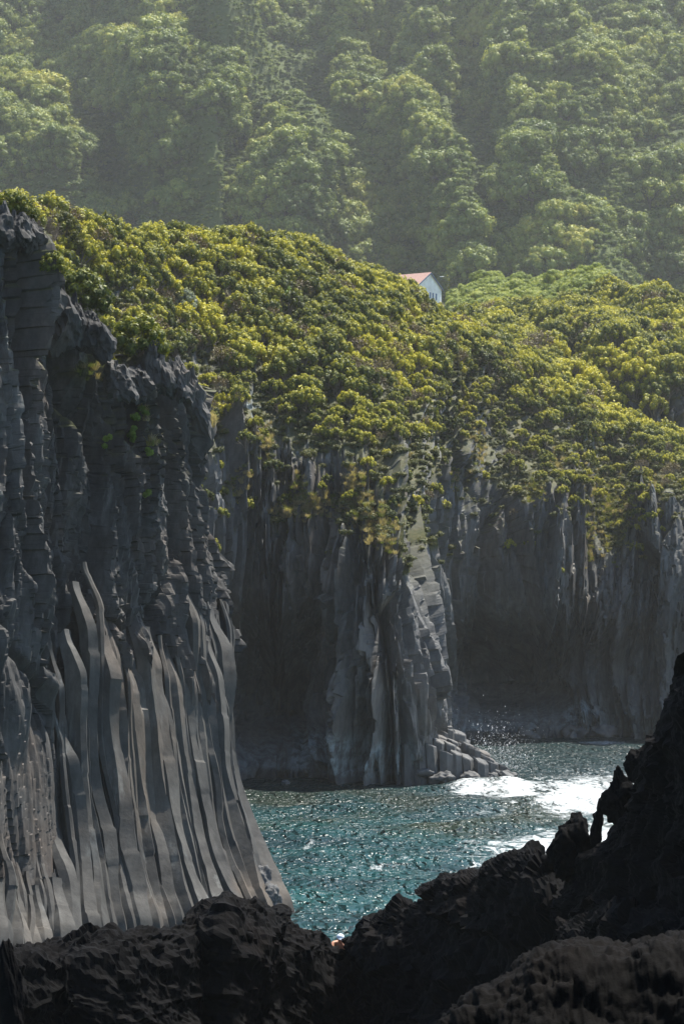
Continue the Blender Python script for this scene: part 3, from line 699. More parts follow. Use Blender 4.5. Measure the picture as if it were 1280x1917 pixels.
def heather_variant(i):
    rng = np.random.default_rng(100 + i); clumps = []; n = int(rng.integers(15, 24))
    wx_, hy = rng.uniform(.8, 1.1), rng.uniform(.85, 1.45)
    for k in range(n):
        a = k * 2.4 + rng.normal() * .3; rr = math.sqrt((k + .4) / n)
        h = .95 * hy * math.sqrt(max(.05, 1 - (rr * .92) ** 2)) + rng.normal() * .07 + .35
        r = rng.uniform(.18, .27)
        clumps.append(((math.cos(a) * rr * wx_, math.sin(a) * rr, h), (r, r, r * rng.uniform(1.2, 1.9))))
    fol = build_foliage('foliage', clumps, 64 if i < 8 else 34, .046 if i < 8 else .036, M_HEATH if i < 8 else M_BROWN, rng, core=.72 if i < 8 else .3, up=.35, tip=.7)  # strong tip: yellow new shoots, with sunlit crown tops also put into the colour
    paths = []
    for k in range(n):
        if k % 2 and k > 3: continue
        c_ = np.array(clumps[k][0]); mid = c_ * np.array([.45, .45, .5]) + rng.normal(size=3) * .04
        paths.append(([(0, 0, -.5), (c_[0] * .12, c_[1] * .12, .1), mid, c_ - np.array([0, 0, .1])], .05, .022))
        for q in range(2):
            e = c_ + rng.normal(size=3) * .14 - np.array([0, 0, .1]); paths.append(([mid, (mid + e) / 2 + rng.normal(size=3) * .03, e], .018, .010))
    return fol, tube_mesh('stems', paths, M_STEM, 4)
def tree_variant(i, mat=None, clumpn=(15, 26), nleaf=80):
    rng = np.random.default_rng(200 + i); clumps = []; n = int(rng.integers(*clumpn))
    ax, ay, az = rng.uniform(.8, 1.15), rng.uniform(.8, 1.1), rng.uniform(.6, 1.0)
    for k in range(n):
        a = k * 2.4 + rng.normal() * .3; rr = math.sqrt((k + .3) / n) * .85
        h = az * math.sqrt(max(.03, 1 - rr ** 2)) + .28 + rng.normal() * .08
        r = rng.uniform(.20, .38)
        clumps.append(((math.cos(a) * rr * ax, math.sin(a) * rr * ay, h), (r, r, r * rng.uniform(.7, 1.1))))
        if rr > .55: clumps.append(((math.cos(a + .3) * rr * ax * 1.05, math.sin(a + .3) * rr * ay * 1.05, h * .5 + rng.normal() * .06), (r * .9, r * .9, r)))
    fol = build_foliage('crown', clumps, nleaf, .038, mat or M_TREE, rng, up=.3, tip=.35, asp=1.4)
    paths = [([(0, 0, -.5), (rng.normal() * .05, rng.normal() * .05, .25), (0, 0, .8)], .07, .03)]
    for k in range(5):
        e = np.array(clumps[int(rng.integers(0, len(clumps)))][0]); paths.append(([(0, 0, .1), e * .5, e], .035, .012))
    return fol, tube_mesh('trunk', paths, M_BARK, 5)
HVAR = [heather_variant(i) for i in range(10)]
TVAR = [tree_variant(i) for i in range(7)]
LVAR = [tree_variant(30 + i, M_LIGHT, (10, 16), 110) for i in range(4)]
UVAR = []
for i in range(5):
    rng = np.random.default_rng(300 + i)
    cl = [((np.clip(rng.normal() * .4, -.5, .5), np.clip(rng.normal() * .4, -.5, .5), .15 + .2 * rng.random()), (.45 * rng.uniform(.6, 1.2),) * 2 + (.3 * rng.uniform(.6, 1.3),)) for _ in range(6)]
    UVAR.append(build_foliage('undergrowth', cl, 46, .055, M_UNDER, rng, up=.8, tip=.2))
M_LOW = leaf_mat('low_scrub_leaf', [(0, (.05, .06, .02)), (.5, (.09, .10, .03)), (1, (.19, .17, .06))], .25)
UV2 = [q.copy() for q in UVAR]
for q in UV2: q.materials[0] = M_LOW
def blades(name, n, h, spread, mat, seed, droop=.5, wdt=.022):
    rng = np.random.default_rng(seed); V = []; F = []; Hh = []
    for k in range(n):
        a = rng.random() * 6.283; r = spread * math.sqrt(rng.random()); p = np.array([math.cos(a) * r, math.sin(a) * r, 0])
        d = np.array([math.cos(a) * droop * rng.random(), math.sin(a) * droop * rng.random(), 1]); d += rng.normal(size=3) * .2
        hh = h * rng.uniform(.6, 1.2); s_ = np.array([-math.sin(a + rng.normal()), math.cos(a), 0]) * wdt
        p1 = p + d * hh * .55; p2 = p + d * hh * .9 + np.array([d[0], d[1], -.25]) * hh * .5
        o = len(V); V += [p - s_, p + s_, p1 + s_ * .8, p1 - s_ * .8, p2 + s_ * .2, p2 - s_ * .2]; F += [(o, o + 1, o + 2, o + 3), (o + 3, o + 2, o + 4, o + 5)]; Hh += [rng.random()] * 6
    return raw_mesh(name, V, F, [mat], attrs={'hue': Hh})
GV = [blades('dry_tuft', 70, .55, .28, M_DRY, 1), blades('green_tuft', 70, .5, .28, M_GRASS, 2)]

def facet_rock(Vs, seed, n=22, rough=.05):
    """polyhedral rock: unit sphere directions cut by random planes, with a little roughness"""
    rg_ = np.random.default_rng(seed); d = rg_.normal(size=(n, 3)); d /= np.linalg.norm(d, axis=1)[:, None]; h = rg_.uniform(.62, 1.0, n)
    c = Vs @ d.T; r = np.where(c > .05, h[None] / np.maximum(c, .05), 9).min(1); r = np.minimum(r, 1.35)
    return Vs * r[:, None] * (1 + rough * fbm(Vs[:, 0] * 5 + seed, Vs[:, 1] * 5, Vs[:, 2] * 5, 3, .6))[:, None]
# point scattering -------------------------------------------------------
def scatter(V, Nn, n, cell, rng, keep):
    """random points on grid V: one per cell of side `cell`, kept where keep(px,py,pos,normal,u,v) says"""
    nu, nv = V.shape[:2]
    e1 = V[1:, :-1] - V[:-1, :-1]; e2 = V[:-1, 1:] - V[:-1, :-1]; A = np.linalg.norm(np.cross(e1, e2), axis=2).ravel()
    cdf = np.cumsum(A); idx = np.searchsorted(cdf, rng.random(n) * cdf[-1]); idx = np.minimum(idx, len(A) - 1)
    u = idx // (nv - 1) + rng.random(n); v = idx % (nv - 1) + rng.random(n)
    P = sample(V, u, v); Q = sample(Nn, u, v)
    px, py = proj(P); m_ = keep(px, py, P, Q, u, v)
    P, Q, u, v = P[m_], Q[m_], u[m_], v[m_]
    key = np.floor(P / cell).astype(np.int64); key = key[:, 0] * 1000003 + key[:, 1] * 10007 + key[:, 2]
    _, first = np.unique(key, return_index=True)
    return P[first], Q[first], u[first], v[first]
def gn_stuff(name, pts, rotz, scl, idx, sources, label, tilt=None):
    """one object of instances on points: sources is a list of lists of objects (parts of each variant)"""
    me = bpy.data.meshes.new(name); me.vertices.add(len(pts)); me.vertices.foreach_set('co', np.asarray(pts, np.float32).ravel())
    for an, typ, val in (('rz', 'FLOAT', rotz), ('sc', 'FLOAT', scl), ('ix', 'INT', idx)):
        a_ = me.attributes.new(an, typ, 'POINT'); a_.data.foreach_set('value', np.asarray(val, np.int32 if typ == 'INT' else np.float32))
    o = link(name, me, kind='stuff', label=label)
    ng = bpy.data.node_groups.new(name, 'GeometryNodeTree'); ng.interface.new_socket('Geometry', in_out='INPUT', socket_type='NodeSocketGeometry'); ng.interface.new_socket('Geometry', in_out='OUTPUT', socket_type='NodeSocketGeometry')
    L = ng.links.new; gi = ng.nodes.new('NodeGroupInput'); go = ng.nodes.new('NodeGroupOutput'); fj = ng.nodes.new('GeometryNodeJoinGeometry')
    def na(n_, ty):
        a_ = ng.nodes.new('GeometryNodeInputNamedAttribute'); a_.data_type = ty; a_.inputs[0].default_value = n_; return a_.outputs[0]
    rz, sc_, ix = na('rz', 'FLOAT'), na('sc', 'FLOAT'), na('ix', 'INT'); cx = ng.nodes.new('ShaderNodeCombineXYZ'); L(rz, cx.inputs[2])
    for part in range(len(sources[0])):
        jn = ng.nodes.new('GeometryNodeJoinGeometry')
        for s_ in reversed(sources):
            oi = ng.nodes.new('GeometryNodeObjectInfo'); oi.transform_space = 'ORIGINAL'; oi.inputs['As Instance'].default_value = True; oi.inputs[0].default_value = s_[part]; L(oi.outputs['Geometry'], jn.inputs[0])
        ip = ng.nodes.new('GeometryNodeInstanceOnPoints'); ip.inputs['Pick Instance'].default_value = True
        L(gi.outputs[0], ip.inputs['Points']); L(jn.outputs[0], ip.inputs['Instance']); L(ix, ip.inputs['Instance Index']); L(cx.outputs[0], ip.inputs['Rotation']); L(sc_, ip.inputs['Scale']); L(ip.outputs[0], fj.inputs[0])
    L(fj.outputs[0], go.inputs[0]); md = o.modifiers.new('instances', 'NODES'); md.node_group = ng
    return o
def plant(name, cat, fol, stem, pos, rz, sc, label, group, names=('foliage', 'stems')):
    e = link(name, None, label=label, cat=cat, group=group, loc=pos, rot=(0, 0, rz), scale=sc); e.empty_display_size = .1
    a_ = link(names[0], fol, parent=e); b_ = link(names[1], stem, parent=e); return e, a_, b_

# ------------------------------------------------------------------ what can be seen from the camera (to choose which plants are built one by one)
BIN = 8
ZB = np.full((1280 // BIN + 1, 1920 // BIN + 1), 1e9)
def splat(V):
    px, py = proj(V); m_ = (px >= 0) & (px < 1280) & (py >= 0) & (py < 1917)
    np.minimum.at(ZB, ((px[m_] / BIN).astype(int), (py[m_] / BIN).astype(int)), V[..., 1][m_])
for v_ in (HV2, RV2, LV2, MV2): splat(v_)
def seen(P, lift=1.0, tol=4):
    Q = P.copy(); Q[:, 2] += lift; px, py = proj(Q)
    ok = (px > -15) & (px < 1295) & (py > -20) & (py < 1917)
    i = np.clip((px / BIN).astype(int), 0, ZB.shape[0] - 1); j = np.clip((py / BIN).astype(int), 0, ZB.shape[1] - 1)
    return ok & (P[:, 1] < ZB[i, j] + tol)

# ------------------------------------------------------------------ heather on the headland and the hill
rng = np.random.default_rng(77)
SPARSE = lambda px, py: np.clip(.02 + .22 * sstep(170, 0, py - np.interp(px, vk, [VEGL[k] for k in vk])), 0, 1) * sstep(1080, 960, py)
def rock_gap(px, py):   # bare rock showing among the shrubs
    g = .95 * sstep(.22, .42, fbm(px / 45 + 3, py / 70, 9.3, 3)) * sstep(470, 640, py)
    for cx, cyy, a, b_ in ((205, 548, 16, 50), (345, 560, 14, 60), (322, 620, 20, 40), (412, 600, 14, 45), (600, 640, 12, 45), (385, 690, 20, 30), (540, 880, 16, 45), (585, 850, 18, 55), (1072, 668, 34, 42), (760, 600, 6, 6)):
        g = np.maximum(g, np.exp(-((px - cx) / a) ** 2 - ((py - cyy) / b_) ** 2))
    return g > .45
def keep_h(px, py, P, Q, u, v):
    vl_ = np.interp(px, vk, [VEGL[k] for k in vk]); dens = sstep(-20, 110, vl_ - 35 - py + 120 * fbm(P[:, 0] / 8, P[:, 2] / 8, P[:, 1] / 12))
    dens = np.maximum(dens, SPARSE(px, py)); dens = np.maximum(dens, .62 * ((px > 670) & (px < 880) & (py < 830))); f = v / NV_
    return (rng.random(len(px)) < dens) & (v < NV_ - 30) & (px > -80) & (px < 1450) & ~rock_gap(px, py) & (P[:, 2] > 4) & ~((np.abs(px - 815) < 36) & (py < 605))
HVn = HN2
P1, Q1, u1, v1 = scatter(HV2, HVn, 60000, 2.0, rng, keep_h)
def keep_r(px, py, P, Q, u, v):
    d_ = sample(rveg[..., None].repeat(3, 2), u, v)[:, 0]
    return (rng.random(len(px)) < d_) & (px > 790) & (px < 1450) & (P[:, 1] < 560) & ~rock_gap(px, py)
P2, Q2, u2, v2 = scatter(RV2, RN2, 26000, 2.6, rng, keep_r)
p1x, p1y = proj(P1); p2x, p2y = proj(P2)
lightzone = (P2[:, 1] > 425) & (p2x < 1130) & (p2y < 605 - (p2x - 860) * .12) | ((p2y < 570) & (p2x > 1080) & (p2x < 1210) & (rng.random(len(P2)) < .5))
nearh = (p2x < 850) & (P2[:, 1] > 440)
PL = P2[lightzone & ~nearh]; PH = np.concatenate([P1, P2[~lightzone & ~nearh]])
KL = seen(PL, 1.5, 5)
def zone_h(px, py, Y):
    crest = np.interp(px, [0, 100, 210, 300, 420, 500, 580, 650, 715, 775, 830, 905, 960, 1015, 1065, 1120, 1175, 1235, 1310], [372, 392, 428, 438, 440, 441, 462, 497, 512, 540, 575, 622, 656, 680, 725, 765, 795, 815, 838])
    if Y > 338:
        if px < 960: a = 'behind the ridge right of the house'
        elif px < 1110: a = 'around the small dark cave'
        else: a = 'at the right edge'
        b = 'on top' if py < 590 else 'halfway down' if py < 660 else 'low down'
        return 'heather shrub %s the far hill %s' % ({'on top': 'on top of', 'halfway down': 'halfway down', 'low down': 'low on'}[b], a), 'far hill heather %s, %s' % (b, a)
    zs = ((110, 'beside the left cliff top'), (200, 'behind the left cliff ledge'), (290, 'behind the pointed rock spike'), (370, 'near the silvery shrub'), (460, 'left of slope centre'), (560, 'on the rounded mid slope'), (650, 'left of the buttress'),
          (740, 'over the grassy buttress'), (835, 'right below the white house'), (940, 'where the right ridge begins'), (1040, 'on the right ridge below the cave'), (1150, 'above the green gully'), (9999, 'on the last spur at the right'))
    a = next(t_ for l_, t_ in zs if px < l_); d = py - crest
    b = 'on the skyline' if d < 45 else 'upper' if d < 120 else 'mid-slope' if d < 220 else 'lowest, among bare rock'
    if b == 'on the skyline': return 'heather shrub on the skyline %s' % a, 'skyline heather ' + a
    if b.startswith('lowest'): return 'low heather shrub %s' % a, 'low heather ' + a
    return '%s heather shrub %s' % (b, a), b + ' heather ' + a
hs_ = rng.uniform(1.0, 1.75, len(PH)) * np.where(PH[:, 1] < 232, .9, 1) * np.where(PH[:, 1] > 338, 1.35, 1)
hpx_, hpy_ = proj(PH)
below = hpy_ > np.interp(hpx_, vk, [VEGL[k] for k in vk]) + 20
hs_ = np.where(below & (PH[:, 1] < 338), hs_ * .62, hs_)
hz3 = rng.uniform(0, 6.28, len(PH)); hv_ = np.where(rng.random(len(PH)) < .09, rng.integers(8, 10, len(PH)), rng.integers(0, 8, len(PH)))
vis = seen(PH, .8, 4); size = hs_ / PH[:, 1] * vis
order = np.argsort(-size); NI = 292
ind = [i for i in order[:NI] if vis[i]]; SRC = {}
for i in ind:
    lb, gr = zone_h(hpx_[i], hpy_[i], PH[i, 1]); k = int(hv_[i])
    lb, gr = (lb.replace('heather shrub', 'withered brown heather'), 'brown ' + gr) if k > 7 else (lb.replace('heather shrub', 'olive heather shrub'), gr)
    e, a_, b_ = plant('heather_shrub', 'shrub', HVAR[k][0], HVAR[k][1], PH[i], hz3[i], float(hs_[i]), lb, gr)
    SRC.setdefault(k, [a_, b_])
rest = np.array(sorted(set(range(len(PH))) - set(ind)))
srcs = [SRC[k] for k in range(10)]
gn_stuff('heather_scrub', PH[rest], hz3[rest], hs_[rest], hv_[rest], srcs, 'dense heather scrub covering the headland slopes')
# light green bushes on the plateau right of the house
lrz = rng.uniform(0, 6.28, len(PL)); lsc = rng.uniform(1.3, 2.3, len(PL)); SRCL = {}
pLx, pLy = proj(PL)
kl = np.where(KL)[0]; kl = kl[np.argsort(-(lsc / PL[:, 1])[kl])][:230]
for n_, i in enumerate(kl):
    k = int(n_ % 4); e, a_, b_ = plant('bush', 'bush', LVAR[k][0], LVAR[k][1], PL[i], lrz[i], float(lsc[i]), *(lambda t_: ('pale green rounded bush on the hilltop, ' + t_, 'pale hilltop bushes, ' + t_))(('just right of the house' if pLx[i] < 900 else 'left of the hilltop hump' if pLx[i] < 1010 else 'on the hilltop hump' if pLx[i] < 1110 else 'right of the hump') + (' on the skyline' if pLy[i] < 555 else ', nearer side')), ('foliage', 'stems')); SRCL.setdefault(k, [a_, b_])
# under-scrub filling the ground between the shrubs
PU, QU, uu, vv = scatter(HV2, HVn, 60000, 1.25, rng, lambda px, py, P, Q, u, v: (sample(vega[..., None].repeat(3, 2), u, v)[:, 0] > .35 + .3 * rng.random(len(px))) & (px > -60) & (px < 1320) & (v < NV_ - 40))
PU2, _, _, _ = scatter(RV2, RN2, 20000, 1.7, rng, keep_r)
PU = np.concatenate([PU, PU2])
us = link('low_scrub', UV2[0], label='low green scrub plant at the foot of the heather', cat='plant', loc=PU[0], scale=.7)
usl = [us]
for k in range(1, 5): usl.append(link('low_scrub', UV2[k], label=['low green scrub plant %s on the headland slope' % w_ for w_ in ('', 'with wide leaves', 'in a hollow', 'by bare rock', 'under heather')][k], cat='plant', loc=PU[k * 37], scale=.7))
gn_stuff('undergrowth', PU, rng.uniform(0, 6.28, len(PU)), rng.uniform(.45, 1.0, len(PU)), rng.integers(0, 5, len(PU)), [[q] for q in usl], 'low green undergrowth among the heather')

# ------------------------------------------------------------------ forest on the mountain
MN2 = normals(MV2)
if MN2[180, 270, 2] < 0: MN2 = -MN2
TREEZ = [(230, 120, 130, 110), (400, 170, 50, 60), (300, 270, 55, 60), (70, 60, 140, 90), (40, 180, 90, 90), (60, 300, 110, 40), (170, 60, 90, 70), (520, 290, 40, 70), (560, 350, 30, 60),
         (470, 380, 60, 40), (320, 380, 40, 30), (560, 420, 90, 50), (700, 110, 70, 60), (640, 40, 90, 40), (560, 40, 60, 50), (800, 90, 50, 60), (720, 180, 90, 50), (760, 260, 70, 50), (640, 170, 30, 20),
         (740, 390, 120, 90), (660, 310, 60, 40), (660, 470, 120, 60), (880, 160, 60, 60), (960, 150, 70, 60), (1020, 230, 50, 50), (970, 270, 35, 60), (960, 370, 45, 35), (1000, 470, 90, 60),
         (900, 40, 90, 60), (1100, 60, 90, 80), (1200, 150, 80, 120), (1250, 60, 60, 90), (1090, 290, 30, 40), (1240, 350, 50, 50), (1060, 440, 70, 50), (1230, 470, 60, 60), (440, 240, 30, 20), (860, 470, 40, 60), (200, 400, 60, 30)]
def treed(px, py):
    g = np.zeros(px.shape)
    for cx, cyy, a, b_ in TREEZ: g = np.maximum(g, np.exp(-(((px - cx) / a) ** 2 + ((py - cyy) / b_) ** 2)))
    return sstep(.34, .52, g + .20 * fbm(px / 26, py / 26, 4.4, 3))
PT, QT, ut, vt = scatter(MV2, MN2, 90000, 4.9, rng, lambda px, py, P, Q, u, v: (P[:, 1] > 735) & (P[:, 1] < 1100) & (px > -140) & (px < 1420) & (rng.random(len(px)) < treed(px, py)))
tsz = rng.uniform(2.6, 6.6, len(PT)) * np.where(rng.random(len(PT)) < .12, 1.35, 1); trz = rng.uniform(0, 6.28, len(PT)); tv = rng.integers(0, 7, len(PT))
vis = seen(PT, 5, 10); size = tsz / PT[:, 1] * vis; order = np.argsort(-size); ind = [i for i in order[:295] if vis[i]]; SRCT = {}
tpx, tpy = proj(PT)
for i in ind:
    x_, y_ = tpx[i], tpy[i]
    hx = ['far left', 'centre left', 'centre', 'centre right', 'far right'][int(min(4, max(0, x_ // 256)))]; hy = ['topmost', 'upper', 'middle', 'lower', 'lowest'][int(min(4, max(0, y_ // 105)))]; hzn = '%s band, %s' % (hy, hx)
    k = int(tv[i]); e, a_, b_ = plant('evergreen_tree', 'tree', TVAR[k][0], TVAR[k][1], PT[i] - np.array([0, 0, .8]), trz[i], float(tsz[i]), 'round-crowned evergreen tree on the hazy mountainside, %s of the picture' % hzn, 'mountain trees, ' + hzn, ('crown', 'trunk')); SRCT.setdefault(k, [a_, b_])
rest = np.array(sorted(set(range(len(PT))) - set(ind)))
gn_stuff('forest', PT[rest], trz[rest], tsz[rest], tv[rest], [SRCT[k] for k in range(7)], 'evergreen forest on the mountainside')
PG, QG, ug, vg = scatter(MV2, MN2, 420000, 2.6, rng, lambda px, py, P, Q, u, v: (P[:, 1] > np.where(np.abs(px - 810) < 60, 660, 560)) & (P[:, 1] < 1080) & (px > -80) & (px < 1360) & (rng.random(len(px)) < 1.05 - .6 * treed(px, py)))
usm = [link('creeper_mound', UVAR[k], label=['low green creeper mound in the open gully at the middle of the mountainside', 'creeper mound low on the mountainside', 'creeper mound beside tree clumps', 'creeper mound high on the mountainside', 'creeper mound in a green clearing'][k], cat='plant', loc=PG[k * 411 + 9], scale=2.6) for k in range(5)]
gn_stuff('mountain_undergrowth', PG - np.array([0, 0, .3]), rng.uniform(0, 6.28, len(PG)), rng.uniform(1.0, 3.0, len(PG)) * (.75 + .45 * (vnoise(PG[:, 0] / 22, PG[:, 1] / 22) > 0)), rng.integers(0, 5, len(PG)), [[q] for q in usm], 'low green cover of shrubs and creepers on the mountainside')
print('counts', len(PH), len(PL), len(kl), len(PU), len(PT), len(PG), 'columns', ncol, cnt)

# ------------------------------------------------------------------ where a sight line first meets a surface
def on_surf(px, py, surfs=(LV2, HV2, RV2)):
    best = None
    for S in surfs:
        a_, b_ = proj(S); d = np.hypot(a_ - px, b_ - py); d = np.where(d < max(5, d.min() + .5 if d.min() < 40 else 5), S[..., 1], 1e9); i = np.unravel_index(np.argmin(d), d.shape)
        if d[i] < 1e8 and (best is None or d[i] < best[1]): best = (S[i].copy(), d[i])
    if best is None: raise RuntimeError('no surface at %s %s' % (px, py))
    return best[0]

# single plants of their own look
def single(name, cat, label, px, py, sc, mat=None, seed=0, dz=0.0, parts=('foliage', 'stems'), squash=1.0, kind='tree', surfs=None):
    surfs = surfs or ((LV2,) if px in (258, 160, 95) else (HV2,) if px < 1150 else (RV2,))
    p = on_surf(px, py, surfs); rng_ = np.random.default_rng(seed)
    cl = []
    for k in range(22):
        a = k * 2.4; rr = math.sqrt((k + .4) / 22); h = math.sqrt(max(.05, 1 - rr ** 2)) * squash + rng_.normal() * .08 + .2; r = rng_.uniform(.2, .32)
        cl.append(((math.cos(a) * rr, math.sin(a) * rr, h), (r, r, r * 1.1)))
        if rr > .6: cl.append(((math.cos(a + .4) * rr * .95, math.sin(a + .4) * rr * .95, h * .45), (r, r, r)))
    f_ = build_foliage(parts[0], cl, 90, .045, mat, rng_, up=.3, tip=.3)
    st = tube_mesh(parts[1], [([(0, 0, -.6), (.03, .02, .2), (0, 0, .8)], .06, .02)] + [([(0, 0, 0), np.array(c_[0]) * .5, c_[0]], .03, .01) for c_ in cl[::4]], M_STEM)
    e = link(name, None, label=label, cat=cat, loc=p + np.array([0, 0, dz]), scale=sc); link(parts[0], f_, parent=e); link(parts[1], st, parent=e); return e
single('silver_shrub', 'shrub', 'tall silvery blue-green shrub standing out among the olive heather', 350, 600, 1.35, M_SILVER, 1, squash=2.0)
single('bush', 'bush', 'fresh bright green bush in the middle of the rounded heather slope', 520, 562, 1.5, M_BRIGHT, 2, squash=.7)
single('bush', 'bush', 'pale yellow-green round bush below the centre of the heather slope', 457, 678, 1.15, M_LIGHT, 3, squash=1.0)
single('bush', 'bush', 'bright green bush on the right hill below the cave', 1205, 625, 1.9, M_BRIGHT, 4, squash=.6)
single('shrub', 'shrub', 'tall dark green shrub beside the dead grey thicket at the top left skyline', 126, 468, 1.5, leaf_mat('dark_leaf', [(0, (.02, .03, .01)), (1, (.09, .10, .02))]), 5, squash=1.8)
single('shrub', 'shrub', 'golden heather bush tucked behind the sharp rock spike on the left cliff', 258, 668, 1.35, M_HEATH, 6, squash=1.3)
single('shrub', 'shrub', 'bright heather bush spilling down behind the upper left cliff edge', 160, 570, 1.4, M_HEATH, 7, squash=1.1)
single('shrub', 'shrub', 'small heather bush hanging at the top left cliff edge', 95, 512, .6, M_HEATH, 8, squash=1.5)
for q, (x_, y_, s_) in enumerate(((12, 398, .75), (30, 392, .65), (48, 408, .55))):
    single('shrub', 'shrub', ['yellow-green heather bush at the very left end of the cliff top', 'taller yellow-green heather bush on the cliff top at the left frame edge', 'low yellow-green heather bush leaning right over the bare cliff top'][q], x_, y_ + 12, s_, M_HEATH, 9 + q, squash=1.3, surfs=(LV2,))
# dead grey thicket
def dead(px, py, sc, n, label, seed, mat=M_DEAD, name='dead_shrub', thick=.018):
    rng_ = np.random.default_rng(seed); paths = []
    for k in range(n):
        a = rng_.random() * 6.283; d = np.array([math.cos(a) * .5, math.sin(a) * .5, 1.0]) * rng_.uniform(.7, 1.1); m1 = d * .5 + rng_.normal(size=3) * .07
        paths.append(([(0, 0, -.3), m1 * .5, m1, d], thick, thick * .35))
        for q in range(7):
            s_ = m1 + (d - m1) * rng_.random(); e_ = s_ + np.array([rng_.normal() * .2, rng_.normal() * .2, .3 * rng_.random()]); paths.append(([s_, (s_ + e_) / 2 + rng_.normal(size=3) * .02, e_], thick * .5, thick * .2))
    return link(name, tube_mesh(name, paths, mat, 4), label=label, cat='dead shrub', loc=on_surf(px, py, (HV2,) if px < 1000 else (RV2,)), scale=sc)
for q, (x_, y_, s_) in enumerate(((78, 452, 1.9), (96, 460, 1.8), (66, 440, 1.5), (88, 478, 1.9))):
    dead(x_, y_, s_, 60, ['bare grey-brown thicket at the top left between rock and dark shrub', 'bare thicket touching the tall dark shrub at the top left', 'bare thicket right beside the left cliff top rock', 'lowest of the bare grey thickets at the top left'][q], 40 + q, thick=.012)
for q, (x_, y_, s_, lb) in enumerate(((397, 700, .9, 'forked bleached dead shrub near the lower heather edge'), (1218, 640, 1.9, 'bare grey dead shrub on the right hill under green bushes'), (1040, 665, 1.3, 'bare twiggy shrub near the small dark cave'), (720, 640, 1.6, 'grey leafless shrub on the steep slope under the house'), (755, 570, 1.8, 'bare brown shrub just below the white house'))):
    dead(x_, y_, s_, 14 if q == 0 else 30, lb, 60 + q, M_WOOD if q == 0 else M_DEAD)
# bleached driftwood-like branch on the cliff top
def wood(pts, r, label):
    P_ = [on_surf(x_, y_, (LV2,)) + np.array([0, -.25, .12]) for x_, y_ in pts]
    P_ = cr(P_, 24); P_ += .03 * np.stack([vnoise(np.arange(24) / 2.1, q, 0) for q in range(3)], -1)
    return link('dead_branch', tube_mesh('dead_branch', [(P_, r, r * .35)], M_WOOD, 6), label=label, cat='branch')
wood([(8, 428), (22, 436), (34, 446), (46, 458), (57, 470)], .07, 'bleached grey branch lying down the bare top of the left cliff')
wood([(4, 440), (18, 447), (30, 446)], .04, 'shorter bleached branch crossing the cliff top rock')

# grass tufts on ledges
g_pts, g_k = [], []
rg = np.random.default_rng(9); GR = .45
for cx, cyy, a, b_, n_, k_ in ((196, 686, 30, 16, 520, 1), (205, 700, 26, 18, 160, 0), (150, 695, 14, 8, 120, 1), (392, 792, 5, 8, 60, 0), (288, 830, 7, 9, 60, 0), (262, 770, 8, 8, 40, 0), (700, 985, 26, 24, 420, 0), (720, 1015, 16, 18, 220, 0),
                             (675, 945, 22, 22, 260, 0), (665, 905, 12, 18, 120, 0), (540, 960, 20, 12, 160, 0), (590, 950, 30, 16, 200, 0), (1230, 905, 24, 8, 140, 0), (1145, 960, 30, 55, 600, 1), (1040, 865, 10, 14, 80, 0), (850, 880, 8, 30, 80, 0),
                             (895, 850, 10, 40, 90, 0), (560, 920, 10, 20, 80, 1), (1255, 660, 18, 14, 160, 0), (1000, 920, 14, 20, 100, 1), (890, 700, 20, 14, 90, 1), (450, 900, 12, 25, 60, 0), (780, 870, 10, 30, 60, 0), (500, 830, 14, 25, 60, 0), (1100, 900, 8, 60, 90, 0), (1105, 1020, 5, 30, 60, 1)):
    S = LV2 if cx < 400 and cyy > 660 else (RV2 if cx == 1255 else HV2)
    a_px, a_py = proj(S); sel = np.where((np.abs(a_px - cx) < a * 2) & (np.abs(a_py - cyy) < b_ * 2) & (S[..., 2] > 3)); 
    if not len(sel[0]): continue
    wgt = np.exp(-((a_px[sel] - cx) / a) ** 2 - ((a_py[sel] - cyy) / b_) ** 2); wgt /= wgt.sum(); n_ = int(n_ * (GR if cx < 400 else .85)); ch = rg.choice(len(wgt), n_, p=wgt)
    g_pts.append(S[sel[0][ch], sel[1][ch]] + rg.normal(size=(n_, 3)) * .06); g_k.append(np.where(rg.random(n_) < .25, 1 - k_, k_))
g_pts = np.concatenate(g_pts); g_k = np.concatenate(g_k)
gt = [link('dry_grass_tuft', GV[0], label='straw-coloured grass tuft hanging on the outer right edge of the left cliff', cat='grass tuft', loc=on_surf(394, 800, (LV2,)) + np.array([.1, -.2, 0]), scale=1.1),
      link('green_grass_tuft', GV[1], label='green grass tuft on the grassy ledge of the left cliff', cat='grass tuft', loc=on_surf(196, 684, (LV2,)), scale=1.0)]
gn_stuff('grass', g_pts, rg.uniform(0, 6.28, len(g_pts)), rg.uniform(.4, .8, len(g_pts)) * np.where(g_pts[:, 1] > 200, 1.25, 1), g_k, [[q] for q in gt], 'dry and green grass on the ledges of the cliffs')
# small rosette plants on the left cliff
for q, (x_, y_, lb) in enumerate(((268, 763, 'highest small bright green plant in a crack of the left cliff'), (252, 777, 'bright green rosette plant left of the crack below the highest one'), (247, 801, 'small lime green plant growing in the middle of the crack'), (250, 815, 'lime green plant lowest in the leaning crack'), (222, 733, 'upright green plant just below the grassy ledge'), (281, 838, 'green plant below the straw tuft on the left cliff'), (278, 918, 'lowest bright green plant, alone on the grey left cliff'), (200, 828, 'tiny yellow plant on the rounded rock shoulder'))):
    rng_ = np.random.default_rng(500 + q); f_ = build_foliage('rosette_plant', [((rng_.normal() * .12, 0, rng_.normal() * .15), (.16, .16, .14)) for _ in range(4)], 60, .045, M_BRIGHT, rng_, core=.6)
    link('rosette_plant', f_, label=lb, cat='plant', loc=on_surf(x_, y_, (LV2,)) + np.array([0, -.15, 0]), scale=.95)

